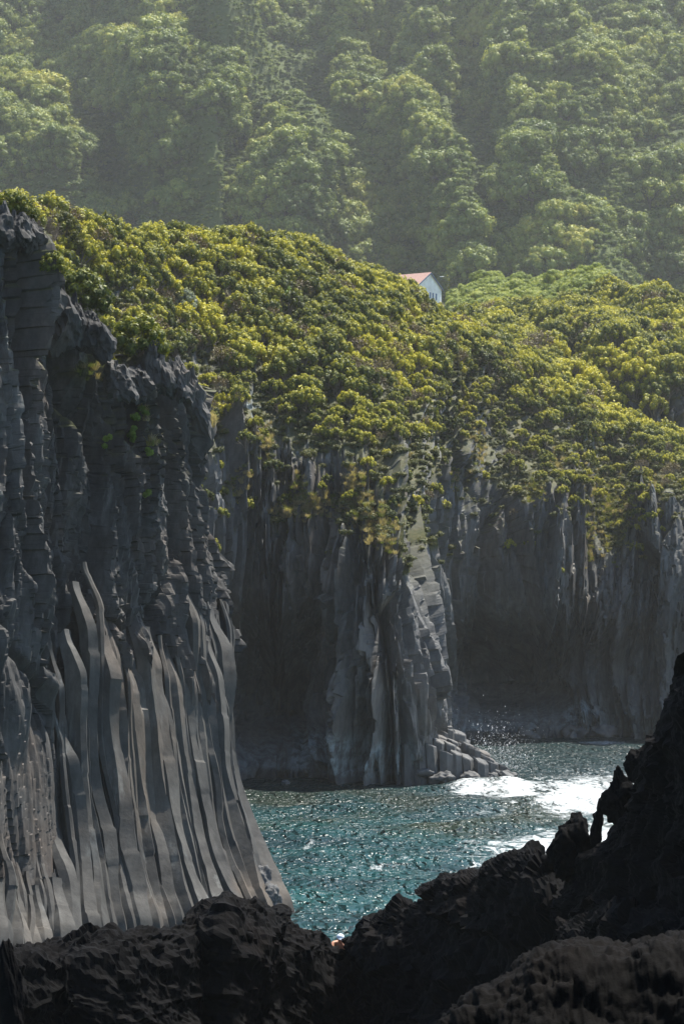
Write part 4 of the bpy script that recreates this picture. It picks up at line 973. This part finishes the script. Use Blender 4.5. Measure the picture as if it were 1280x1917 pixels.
# ------------------------------------------------------------------ white house
def box(x0, x1, y0, y1, z0, z1):
    return [(x0, y0, z0), (x1, y0, z0), (x1, y1, z0), (x0, y1, z0), (x0, y0, z1), (x1, y0, z1), (x1, y1, z1), (x0, y1, z1)], [(0, 3, 2, 1), (4, 5, 6, 7), (0, 1, 5, 4), (1, 2, 6, 5), (2, 3, 7, 6), (3, 0, 4, 7)]
def boxes(name, bl, mat, parent, **kw):
    V, F = [], []
    for b_ in bl:
        v, f = box(*b_); F += [tuple(i + len(V) for i in q) for q in f]; V += v
    me = bpy.data.meshes.new(name); me.from_pydata(V, [], F); me.materials.append(mat); return link(name, me, parent=parent, **kw)
M_WALL = plain('white_plaster', (.86, .86, .84), .8, n=.6); M_BLUE = plain('blue_paint', (.03, .09, .20), .5); M_TILE = plain('terracotta', (.29, .165, .135), .8, n=2)
m, t, out = newmat('window_glass'); b = N(t, 'ShaderNodeBsdfPrincipled'); b.inputs['Base Color'].default_value = (.03, .04, .05, 1); b.inputs['Roughness'].default_value = .08; t.links.new(b.outputs[0], out.inputs[0]); M_PANE = m
HW = 11.4; HL = 13.0
p = at(783, 531, 597); yaw = R(58)
house = link('white_house', None, label='white gabled house with terracotta roof and blue shutters on the plateau', cat='house', loc=(p[0], p[1], p[2] - 8.2), rot=(0, 0, yaw))
EZ = 8.2; RZ = EZ + 3.35
# local: x along the gable, y along the ridge; the gable wall is y = 0
V = [(0, 0, 0), (HW, 0, 0), (HW, 0, EZ), (HW / 2, 0, RZ), (0, 0, EZ), (0, HL, 0), (HW, HL, 0), (HW, HL, EZ), (HW / 2, HL, RZ), (0, HL, EZ)]
F = [(0, 1, 2, 3, 4), (6, 5, 9, 8, 7), (5, 0, 4, 9), (1, 6, 7, 2), (0, 5, 6, 1)]
me = bpy.data.meshes.new('wall'); me.from_pydata(V, [], F); me.materials.append(M_WALL); link('wall', me, parent=house)
for sgn in (0, 1):   # ribbed tile planes with real thickness
    V, F = [], []; n = 84
    for i in range(n + 1):
        y_ = -.35 + (HL + .7) * i / n; zz_ = .045 * (1 if i % 2 else -1)
        for (x_, z_) in ((-.45, EZ - .31 + .06), (HW / 2, RZ + .06)):
            X_ = x_ if not sgn else HW - x_
            V.append((X_, y_, z_ + .10 + zz_)); V.append((X_, y_, z_ - .04))
    for i in range(n):
        a_ = i * 4; F += [(a_, a_ + 4, a_ + 6, a_ + 2), (a_ + 1, a_ + 3, a_ + 7, a_ + 5), (a_, a_ + 1, a_ + 5, a_ + 4), (a_ + 2, a_ + 6, a_ + 7, a_ + 3)]
    me = bpy.data.meshes.new('roof'); me.from_pydata(V, [], F); me.materials.append(M_TILE); link('roof', me, parent=house)
for sgn in (0, 1):   # blue verge boards
    x0, z0, x1, z1 = -.45, EZ - .31, HW / 2, RZ
    if sgn: x0, x1 = HW - x0, HW - x1
    V = [(x0, -.38, z0 - .22), (x1, -.38, z1 - .22), (x1, -.38, z1 + .05), (x0, -.38, z0 + .05)]; V += [(a_, -.30, c_) for a_, _, c_ in V]
    me = bpy.data.meshes.new('verge_board'); me.from_pydata(V, [], [(0, 1, 2, 3), (7, 6, 5, 4), (0, 4, 5, 1), (1, 5, 6, 2), (2, 6, 7, 3), (3, 7, 4, 0)]); me.materials.append(M_BLUE); link('verge_board', me, parent=house)
for wx0 in (1.9, 4.95, 7.9):
    z0 = 5.2; fr = boxes('window', [(wx0 - .45, wx0 + .45, -.05, .02, z0, z0 + .06), (wx0 - .45, wx0 + .45, -.05, .02, z0 + 1.34, z0 + 1.4), (wx0 - .45, wx0 - .38, -.05, .02, z0 + .06, z0 + 1.34), (wx0 + .38, wx0 + .45, -.05, .02, z0 + .06, z0 + 1.34), (wx0 - .03, wx0 + .03, -.05, .02, z0 + .06, z0 + 1.34)], M_WALL, house)
    for s_ in (-1, 1): boxes('pane', [(wx0 + (.03 if s_ > 0 else -.38), wx0 + (.38 if s_ > 0 else -.03), -.02, -.005, z0 + .06, z0 + 1.34)], M_WALL, fr)
    for s_ in (-1, 1): boxes('shutter', [(wx0 + s_ * .78 - .32, wx0 + s_ * .78 + .32, -.10, -.04, z0 - .05, z0 + 1.5)], M_BLUE, house)
for wx0 in (3.2, 6.6):
    boxes('window', [(wx0 - .5, wx0 + .5, -.05, .02, 1.6, 3.0)], M_PANE, house)
# lamp post with creeper
pb = at(838, 574, 592); lp = link('lamp_post', None, label='tall grey lamp post wrapped in yellow creeper beside the white house', cat='lamp post', loc=pb)
link('pole', tube_mesh('pole', [([(0, 0, -2), (0, 0, 3), (0, 0, 7.6)], .20, .16)], plain('concrete_post', (.30, .28, .24), .8), 8), parent=lp)
link('arm', tube_mesh('arm', [([(0, 0, 7.0), (-.7, -.1, 7.25), (-1.2, -.1, 7.3)], .05, .05)], M_DEAD, 6), parent=lp)
v_, f_ = IV2 * np.array([.55, .2, .12]) + np.array([-1.5, -.1, 7.3]), IF2
link('lamp_head', raw_mesh('lamp_head', v_, f_, [plain('lamp_metal', (.7, .7, .7), .4)]), parent=lp)
rng_ = np.random.default_rng(71); link('creeper', build_foliage('creeper', [((rng_.normal() * .1, 0, z_), (.28, .28, .5)) for z_ in np.arange(-1, 7.8, .55)], 60, .09, M_HEATH, rng_, tip=.5, core=.5), parent=lp)
# white flowering plants on the skyline left of the house
for q, (x_, y_) in enumerate(((714, 508), (726, 509))):
    rng_ = np.random.default_rng(90 + q); pp = on_surf(x_, y_ + 4, (HV2,)); e = link('flowering_shrub', None, label=['white-flowered shrub on the skyline left of the house, the left one', 'white-flowered shrub on the skyline left of the house, the right one'][q], cat='shrub', loc=pp, scale=1.0)
    cl = [((rng_.normal() * .4, rng_.normal() * .4, .6 + rng_.random()), (.22, .22, .3)) for _ in range(9)]
    link('foliage', build_foliage('foliage', [(np.array(c_) - np.array([0, 0, .3]), r_) for c_, r_ in cl], 50, .06, M_LIGHT, rng_), parent=e)
    link('flowers', build_foliage('flowers', [(np.array(c_) + np.array([0, 0, .25]), (.14, .14, .12)) for c_, r_ in cl], 22, .05, plain('white_petal', (.75, .76, .72), .6), rng_, core=0), parent=e)
# skyline trees at the top right corner
for q, (x_, s_) in enumerate(((1196, 5), (1222, 4.2), (1262, 4.6), (1290, 5.5))):
    p_ = at(x_, 16, 1036); k = q % 7
    plant('evergreen_tree', 'tree', TVAR[k][0], TVAR[k][1], p_ + np.array([0, 0, -2.5]), q, s_, ['skyline tree with sky behind it at the top right, %s' % w_ for w_ in ('leftmost of four', 'second from left', 'third from left', 'at the frame corner')][q], 'skyline trees', ('crown', 'trunk'))

# ------------------------------------------------------------------ near black lava ridge
def fcol(px, py, Yc, *front):
    """crest point then points down the near side; the far side falls to the sea"""
    c_ = at(px, py, Yc); col = [((px - 640) / FPX * (Yc + 14), Yc + 14, -3.0), ((px - 640) / FPX * (Yc + 9), Yc + 9, c_[2] * .25), ((px - 640) / FPX * (Yc + 2.2), Yc + 2.2, c_[2] - 1.5), tuple(c_)]
    for (py_, Y_) in front: col.append(tuple(at(px, py_, Y_)))
    return col
fc = []
CREST = [(-160, 1720, 54), (-60, 1760, 55), (20, 1795, 56), (62, 1768, 57), (115, 1748, 58), (180, 1746, 58), (260, 1742, 59), (305, 1732, 60), (345, 1720, 61), (375, 1708, 62), (415, 1692, 62), (455, 1697, 63), (505, 1707, 64),
         (545, 1728, 66), (590, 1752, 67), (637, 1780, 68), (662, 1768, 67), (705, 1722, 65), (745, 1702, 63), (790, 1678, 61), (835, 1656, 59), (885, 1646, 58), (935, 1630, 56), (965, 1624, 55), (1000, 1618, 54), (1022, 1622, 53.5), (1045, 1650, 53)]
for px, py, Y in CREST: fc.append(fcol(px, py, Y, (py + 24, Y - 1.0), (py + 58, Y - 1.5), (py + 115, Y - 1.75), (max(py + 180, 1890), Y - 2.1), (2050, Y - 2.8), (2400, Y - 4)))
for px, py, Y in ((1075, 1662, 52), (1110, 1668, 50), (1160, 1700, 48)): fc.append(fcol(px, py, Y, (py + 14, Y - 1.5), (py + 50, Y - 1.8), (py + 90, Y - 2.1), (max(py + 130, 1885), Y - 2.4), (2050, Y - 3), (2400, Y - 4)))
for px, py, Y in ((1250, 1720, 46), (1400, 1740, 44), (1800, 1740, 42), (2400, 1740, 40)): fc.append(fcol(px, py, Y, (py + 14, Y - 1.5), (py + 40, Y - 1.8), (py + 80, Y - 2.1), (max(py + 120, 1885), Y - 2.4), (2050, Y - 3), (2400, Y - 4)))
FV = loft(fc, 620, 300); FN = normals(FV)
if FN[300, 180, 1] > 0: FN = -FN
fs, ft_ = arcs(FV)
def lava(s, t_, x, y, z, L=1.0):
    wq = .5 * L * fbm(x / L, z / L, y / L, 2)
    a, e1 = worley((x + wq) / (1.5 * L), (z + wq) / (1.0 * L), 3, 1); b_, e2 = worley((x + wq * .4) / (.5 * L), (z + y * .6) / (.42 * L), 7, 1)
    r_ = np.abs(fbm(x / .22 / L, y / .22 / L, z / .22 / L, 3, .6, 2))
    return L * (.42 * fbm(x / 2.6 / L, y / 2.6 / L, z / 2.0 / L, 3, .55, 6) + .26 * a + .20 * np.minimum(e1, .6) + .13 * b_ + .10 * np.minimum(e2, .6) + .13 * ridge(x / .5 / L, y / .5 / L, z / .5 / L, 3, 4) + .06 * r_ + .05 * fbm(x / .08 / L, y / .08 / L, z / .08 / L, 2, .6, 4)) - .25 * L
FV2 = FV + FN * (lava(fs, ft_, FV[..., 0], FV[..., 1], FV[..., 2]) + .14 * np.clip(worley(fs / .33, ft_ / .33, 11, .6)[0], 0, 1) * sstep(.2, 0, np.abs(ft_ - ft_[0, 108]) / 30))[..., None]
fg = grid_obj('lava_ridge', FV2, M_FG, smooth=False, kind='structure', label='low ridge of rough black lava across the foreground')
# the steep lava wall rising at the right
wc = []
WALL = [(1040, 1700, 52, 1720), (1062, 1668, 51.5, 1700), (1098, 1622, 51, 1680), (1128, 1575, 50.5, 1660), (1150, 1530, 50, 1640), (1178, 1472, 49.5, 1620), (1196, 1440, 49, 1600), (1216, 1408, 48.5, 1600), (1238, 1368, 48, 1600), (1252, 1320, 47.5, 1600), (1260, 1272, 47, 1600), (1264, 1228, 46.6, 1600), (1275, 1195, 46, 1600), (1330, 1120, 45, 1600), (1500, 1050, 44, 1600), (1900, 980, 42, 1600), (2500, 900, 40, 1600)]
for px, py, Y, pm in WALL:
    c_ = at(px, py, Y); col = [((px - 640) / FPX * (Y + 12), Y + 12, -3.0), ((px - 640) / FPX * (Y + 7), Y + 7, c_[2] * .4), ((px - 640) / FPX * (Y + 1.6), Y + 1.6, c_[2] - .8), tuple(c_)]
    mid = (py + pm) / 2 + 10
    for py_, Y_ in ((py + (pm - py) * .2 + 5, Y - .8), (mid, Y - 1.3), (pm + 30, Y - 2.2), (1730, Y - 3.0), (1790, Y - 3.8), (2100, Y - 5.5)): col.append(tuple(at(px + (py_ - py) * .06, py_, Y_)))
    wc.append(col)
GVw = loft(wc, 300, 360); GN = normals(GVw)
if GN[150, 200, 1] > 0: GN = -GN
gs, gt_ = arcs(GVw)
lw = lava(gs, gt_, GVw[..., 0], GVw[..., 1], GVw[..., 2], 1.15) + .5 * ridge(gs / 2.2 + gt_ / 3.5, gt_ / 7, 0, 3, 8)
GV2 = GVw + GN * lw[..., None] * .7
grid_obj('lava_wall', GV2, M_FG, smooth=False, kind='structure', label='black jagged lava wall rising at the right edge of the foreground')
# rock lumps: displaced spheres with real bulk
def blob(name, px, py, Y, rad, label, cat='rock', mat=M_FG, seed=0, top=None, L=.5, rot=0, spiky=1.0, sub=5):
    import bmesh
    bm = bmesh.new(); bmesh.ops.create_icosphere(bm, subdivisions=sub, radius=1); V = np.array([v.co for v in bm.verts]); F = np.array([[v.index for v in f.verts] for f in bm.faces]); bm.free()
    V0 = V.copy(); V = facet_rock(V0, 700 + seed, 26, .1) * np.array(rad); sd = seed * 7.7
    if top: V[:, :2] *= np.interp(V0[:, 2], [-1, 0, 1], [1.25, 1.0, top])[:, None]
    V += V0 * (L * fbm(V[:, 0] / L / 1.6 + sd, V[:, 1] / L / 1.6, V[:, 2] / L / 1.6, 4, .6) + .30 * L * spiky * ridge(V[:, 0] / L * 1.3 + sd, V[:, 1] / L * 1.3, V[:, 2] / L * 1.1, 3))[:, None]
    V += V0 * (.05 * L * fbm(V[:, 0] / L * 9 + sd, V[:, 1] / L * 9, V[:, 2] / L * 9, 2))[:, None]
    o = link(name, raw_mesh(name, V, F, [mat]), label=label, cat=cat, loc=at(px, py, Y), rot=(0, rot, seed)); return o
m50 = lambda d, Y: d * Y / FPX
blob('rock_pinnacle', 1076, 1585, 51, (.36, .4, .85), 'squat black rock pinnacle rising left of the finger-shaped rock', seed=1, top=.55, L=.26)
blob('rock_pinnacle', 1058, 1600, 50.8, (.26, .3, .55), 'lower knob leaning on the left side of the squat pinnacle', seed=2, top=.7, L=.2)
blob('rock_pinnacle', 1117, 1548, 50.5, (.12, .14, .64), 'slim finger-shaped black rock standing upright against the white surf', seed=3, top=.75, L=.07, rot=-.15, sub=4)
blob('rock_pinnacle', 1158, 1500, 49.8, (.34, .4, .62), 'broad rugged black pinnacle right of the finger-shaped rock', seed=4, top=.6, L=.28)
blob('rock_pinnacle', 1198, 1436, 49, (.26, .3, .42), 'blocky black rock knob high on the right lava wall', seed=5, top=.8, L=.22)
blob('boulder', 1032, 1612, 53, (.22, .3, .35), 'dark boulder in the notch at the foot of the squat pinnacle', seed=6, L=.2, sub=4, cat='boulder')
blob('boulder', 8, 1900, 33, (.17, .6, 1.22), 'smooth dark slab standing at the lower left corner', seed=7, L=.05, spiky=.2, cat='boulder')
# jagged rocks that stand up from the rim of the left cliff: parts of the cliff
for q, (px, py, Y, rx, rz, lean_) in enumerate(((148, 612, 121, .55, 1.3, .05), (172, 622, 121, .6, 1.1, .1), (190, 640, 121, .5, 1.2, .15), (118, 590, 120, .6, 1.6, .1), (96, 545, 119, .5, 1.6, .12), (76, 480, 118, .5, 1.5, .1), (56, 440, 117, .55, 1.0, 0), (30, 432, 116, .6, .9, 0), (6, 430, 115, .6, 1.1, 0),
        (288, 672, 126, .34, 1.35, .02), (303, 700, 126, .45, 1.2, .1), (322, 704, 127, .4, .9, .12), (345, 722, 127, .55, 1.2, .15), (366, 752, 128, .5, 1.5, .18), (262, 715, 125, .5, 1.0, .1), (225, 715, 121.5, .7, 1.0, .2))):
    V0 = IV3.copy(); V = facet_rock(V0, 900 + q, 16, .16) * np.array([rx * 1.25, rx * 1.3, rz * 1.15]); V[:, :2] *= np.interp(V0[:, 2], [-1, .2, 1], [1.4, 1.0, .30])[:, None]; V[:, 0] += lean_ * V[:, 2] * -1
    V += V0 * (.16 * fbm(V[:, 0] / .35 + q, V[:, 1] / .35, V[:, 2] / .5, 3, .6) + .22 * worley(V[:, 0] / .3 + q, V[:, 2] / .45, 83, 1)[0])[:, None]
    
    link('rock_spike', raw_mesh('rock_spike', V + at(px, py, Y), IF3, [M_LEFT], False), parent=left_cliff)
# big rounded rock in the bottom right corner: its outline follows the photograph at 24 m
bc = []
for px, py in ((800, 1960), (842, 1895), (880, 1866), (930, 1842), (975, 1812), (1010, 1786), (1045, 1768), (1085, 1764), (1130, 1770), (1180, 1778), (1215, 1762), (1250, 1752), (1300, 1748), (1400, 1745)):
    Y = 24; c_ = at(px, py, Y)
    bc.append([at(px, py + 260, Y + 5), at(px, py + 120, Y + 3.5), at(px, py + 25, Y + 1.8), c_, at(px, py + 12, Y - .35), at(px, py + 50, Y - .7), at(px, py + 110, Y - 1.0), at(px, py + 220, Y - 1.4), at(px, py + 600, Y - 2.4)])
BV = loft(bc, 300, 200); BN = normals(BV)
if BN[150, 130, 1] > 0: BN = -BN
bs, bt = arcs(BV); BV2 = BV + BN * (lava(bs, bt, BV[..., 0], BV[..., 1], BV[..., 2], .5) * .7 + .035 * ridge(BV[..., 0] / .16, BV[..., 1] / .16, BV[..., 2] / .16, 3, 5) + .03 * np.abs(fbm(BV[..., 0] / .07, BV[..., 1] / .07, BV[..., 2] / .07, 2)))[..., None]
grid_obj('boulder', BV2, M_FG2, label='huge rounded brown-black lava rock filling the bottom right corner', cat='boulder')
# loose lava lumps on the ridge
rl = np.random.default_rng(33); LB = []
for k in range(6):
    V = facet_rock(IV2, 40 + k, 12) * rl.uniform(.7, 1.2, 3); V = V * (1 + .15 * fbm(V[:, 0] * 1.7 + k * 5, V[:, 1] * 1.7, V[:, 2] * 1.7, 3))[:, None]; LB.append(raw_mesh('lava_rubble', V, IF2, [M_FG], True))
fpx_, fpy_ = proj(FV2)
sel = np.where((fpx_ > 20) & (fpx_ < 1040) & (np.arange(300)[None] > 75) & (np.arange(300)[None] < 185)); wgt = np.exp(-np.abs(fpy_[sel] - np.interp(fpx_[sel], [c_[0] for c_ in CREST], [c_[1] for c_ in CREST]) - 20) / 45); wgt /= wgt.sum()
ch = rl.choice(len(wgt), 2600, p=wgt); RP = FV2[sel[0][ch], sel[1][ch]]; rsz = np.clip(.035 * rl.pareto(2.2, 2600) + .03, .03, .2)
seedrocks = []
for k in range(6):
    x_, y_ = ((470, 1752), (940 - 300, 1785), (405, 1780), (300, 1768), (560, 1790), (735, 1720))[k]
    pp = on_surf(x_, y_, (FV2,))
    seedrocks.append(link('lava_lump', LB[k], label=['round lava lump on the crest hump left of the person', 'lava lump just below the person', 'small lava lump on the front of the left hump', 'lava lump on the low saddle of the ridge', 'lava lump on the slope left of the person', 'lava lump on the crest right of the person'][k], cat='stone', loc=pp, scale=(.17, .09, .1, .12, .1, .11)[k]))
gn_stuff('lava_rubble', RP, rl.uniform(0, 6.28, 2600), rsz, rl.integers(0, 6, 2600), [[q] for q in seedrocks], 'loose black lava rubble along the foreground ridge')

# ------------------------------------------------------------------ sea rocks, surf and spray
blob('sea_rock', 505, 1688, 124.5, (.75, .8, 1.0), 'rounded dark rock at the foot of the left cliff where it meets the water', mat=M_MID, seed=11, L=.5, top=.7)
blob('sea_rock', 487, 1665, 125.5, (.7, .8, 1.4), 'dark rock leaning on the last column of the left cliff', mat=M_MID, seed=12, L=.5, top=.6)
for q, (x_, y_, Y_, r_, lb) in enumerate(((535, 1466, 218, .35, 'small brown rock awash in the dark water'), (690, 1452, 221, .9, 'wet rock in the foam at the foot of the headland'), (672, 1448, 222, .7, 'smaller wet rock left of the foam patch'), (650, 1443, 224, .9, 'dark rock by the cave mouth at the water'), (785, 1450, 219, 1.0, 'knobbly rock at the base of the columnar point'), (835, 1458, 217, .8, 'brown rock fringe below the short columns'), (880, 1457, 218, .8, 'weed-covered rock near the tip of the columns'), (920, 1455, 219, .7, 'low rock beside the white surf'), (950, 1452, 220.5, .7, 'outermost rock at the tip of the point'), (1010, 1372, 303, 1.6, 'rock at the foot of the far cliff left of the foam line'), (1075, 1375, 300, 1.5, 'rock under the far cliff behind the foam line'), (985, 1378, 299, 1.3, 'rock at the far shore behind the spray'), (1130, 1372, 300, 1.6, 'rock at the far shore near the right lava wall'))):
    blob('sea_rock', x_, y_, Y_, (r_ * 1.5, r_, r_ * .8), lb, mat=M_MID, seed=20 + q, L=r_ * .7, sub=4)
# spray droplets thrown up behind the point
rs_ = np.random.default_rng(8); n = 1500
ang = rs_.normal(size=n) * .55; d = np.abs(rs_.normal(size=n)); sx = 920 + 34 * rs_.normal(size=n) + 10; sy = 1440 - np.abs(rs_.normal(size=n)) * 38
Yd = rs_.uniform(232, 246, n); sz = np.clip(.012 * rs_.pareto(2.5, n) + .018, 0, .07)
C_ = np.stack([(sx - 640) / FPX * Yd, Yd, CAMZ + (HOR - sy) / FPX * Yd], 1)
V = (C_[:, None] + IV1[None] * sz[:, None, None] * np.array([1, 1, 1.3])).reshape(-1, 3); F = (IF1[None] + (np.arange(n) * len(IV1))[:, None, None]).reshape(-1, 3)
m, t, out = newmat('spray_drop'); b = N(t, 'ShaderNodeBsdfPrincipled'); b.inputs['Base Color'].default_value = (.9, .92, .93, 1); b.inputs['Roughness'].default_value = .3
tr = N(t, 'ShaderNodeBsdfTranslucent'); ms = N(t, 'ShaderNodeMixShader'); ms.inputs[0].default_value = .5; t.links.new(b.outputs[0], ms.inputs[1]); t.links.new(tr.outputs[0], ms.inputs[2]); t.links.new(ms.outputs[0], out.inputs[0])
link('sea_spray', raw_mesh('sea_spray', V, F, [m]), kind='stuff', label='spray droplets flying up behind the columnar point')

# ------------------------------------------------------------------ person behind the ridge
M_SKIN = plain('tanned_skin', (.52, .25, .15), .5, n=6); M_CAP = plain('pale_cap', (.66, .72, .78), .8); M_SHORT = plain('dark_shorts', (.05, .07, .12), .8)
pc = at(637, 1757, 68.6)
per = link('person', None, label='person in a pale cap, bare shoulders, bent forward behind the black rocks', cat='person', loc=pc, rot=(0, 0, R(8)))
# joints relative to the head centre; the figure faces the camera (-Y), leaning forward, hands on the rock
J = {'pelvis': (.16, .62, -.50), 'chest': (.08, .30, -.22), 'neck': (.02, .12, -.10), 'head': (0, .02, -.01), 'crown': (0, -.02, .07), 'sL': (-.19, .20, -.14), 'eL': (-.25, .02, -.36), 'hL': (-.20, -.16, -.52), 'sR': (.23, .22, -.13), 'eR': (.27, .02, -.34), 'hR': (.17, -.18, -.50),
     'hipL': (.05, .62, -.55), 'kL': (-.06, .25, -.72), 'aL': (-.02, .55, -1.08), 'tL': (-.04, .35, -1.14), 'hipR': (.27, .60, -.55), 'kR': (.34, .24, -.74), 'aR': (.30, .56, -1.08), 'tR': (.32, .36, -1.14)}
RADJ = {'pelvis': .13, 'chest': .15, 'neck': .06, 'head': .095, 'crown': .085, 'sL': .065, 'eL': .045, 'hL': .032, 'sR': .065, 'eR': .045, 'hR': .032, 'hipL': .09, 'kL': .065, 'aL': .045, 'tL': .04, 'hipR': .09, 'kR': .065, 'aR': .045, 'tR': .04}
E = [('pelvis', 'chest'), ('chest', 'neck'), ('neck', 'head'), ('head', 'crown'), ('chest', 'sL'), ('sL', 'eL'), ('eL', 'hL'), ('chest', 'sR'), ('sR', 'eR'), ('eR', 'hR'), ('pelvis', 'hipL'), ('hipL', 'kL'), ('kL', 'aL'), ('aL', 'tL'), ('pelvis', 'hipR'), ('hipR', 'kR'), ('kR', 'aR'), ('aR', 'tR')]
names = list(J)
V = [J[k] for k in names]; rad = [RADJ[k] for k in names]; ED = [(names.index(a_), names.index(b_)) for a_, b_ in E]
for side, hn in ((-1, 'hL'), (1, 'hR')):
    hx = J[hn]; hi = names.index(hn); pi_ = len(V); V.append((hx[0], hx[1] - .07, hx[2] - .03)); rad.append(.034); ED.append((hi, pi_))
    for f in range(4):
        fx = (f - 1.5) * .021; ln = (.055, .075, .07, .05)[f]
        a_ = len(V); V += [(hx[0] + fx, hx[1] - .10, hx[2] - .035), (hx[0] + fx * 1.2, hx[1] - .10 - ln * .7, hx[2] - .05), (hx[0] + fx * 1.25, hx[1] - .10 - ln, hx[2] - .085)]; rad += [.011, .009, .008]; ED += [(pi_, a_), (a_, a_ + 1), (a_ + 1, a_ + 2)]
    a_ = len(V); V += [(hx[0] - side * .045, hx[1] - .05, hx[2] - .03), (hx[0] - side * .06, hx[1] - .09, hx[2] - .05)]; rad += [.013, .010]; ED += [(hi, a_), (a_, a_ + 1)]
me = bpy.data.meshes.new('body'); me.from_pydata(V, ED, []); me.materials.append(M_SKIN); ob = link('body', me, parent=per)
md = ob.modifiers.new('skin', 'SKIN'); 
for i, sv in enumerate(me.skin_vertices[0].data): sv.radius = (rad[i], rad[i]); sv.use_root = (i == 0)
sd_ = ob.modifiers.new('sub', 'SUBSURF'); sd_.levels = 2; sd_.render_levels = 2
# face: nose, ears and eyes sit on the skin; the cap shades them
link('nose', raw_mesh('nose', IV2 * np.array([.016, .022, .024]) + np.array([0, -.095, -.03]), IF2, [M_SKIN]), parent=ob)
for s_ in (-1, 1):
    link('ear', raw_mesh('ear', IV2 * np.array([.012, .022, .032]) + np.array([s_ * .095, .02, -.01]), IF2, [M_SKIN]), parent=ob)
    link('eye', raw_mesh('eye', IV1 * .012 + np.array([s_ * .033, -.085, -.002]), IF1, [plain('eye_dark', (.03, .02, .02), .2)]), parent=ob)
link('mouth', raw_mesh('mouth', IV2 * np.array([.026, .01, .007]) + np.array([0, -.088, -.068]), IF2, [plain('lip', (.35, .12, .10), .5)]), parent=ob)
cv = IV3 * np.array([.112, .122, .10]); cv[:, 2] = np.maximum(cv[:, 2], -.012); cv += np.array([0, -.01, .042])
link('cap', raw_mesh('cap', cv, IF3, [M_CAP]), parent=per)
V, F = [], []
for i in range(13):
    a = math.pi + math.pi * i / 12
    for r0, dz in ((.105, 0), (.19, -.045), (.19, -.053), (.105, -.008)): V.append((math.cos(a) * .105 * (1 if r0 < .15 else 1.02), math.sin(a) * r0 - .01, .035 + dz * abs(math.sin(a))))
for i in range(12):
    for k in range(4): F.append((i * 4 + k, i * 4 + (k + 1) % 4, (i + 1) * 4 + (k + 1) % 4, (i + 1) * 4 + k))
link('cap_brim', raw_mesh('cap_brim', V, F, [plain('cap_brim_blue', (.35, .42, .50), .7)]), parent=per)
sv_ = np.concatenate([IV3 * np.array([.20, .17, .15]) + np.array([.16, .60, -.52])]); link('shorts', raw_mesh('shorts', sv_, IF3, [M_SHORT]), parent=per)

# ------------------------------------------------------------------ air
HT = 320.0; me = bpy.data.meshes.new('haze'); V, F = box(-520, 620, -25, 1440, -4.6, HT); me.from_pydata(V, [], F)
m, t, out = newmat('haze_air'); vp = N(t, 'ShaderNodeVolumePrincipled'); vp.inputs['Density'].default_value = .0001; vp.inputs['Color'].default_value = (.93, .97, .95, 1); vp.inputs['Anisotropy'].default_value = .45
t.links.new(vp.outputs[0], out.inputs['Volume']); me.materials.append(m)
link('haze', me, kind='stuff', label='sunlit sea haze filling the air')
tris = 0
for me in {o.data for o in SC.objects if o.type == 'MESH'}: tris += sum(0 for _ in ()) + len(me.loops) - 2 * len(me.polygons)
print('triangles', tris, 'objects', len(SC.objects))
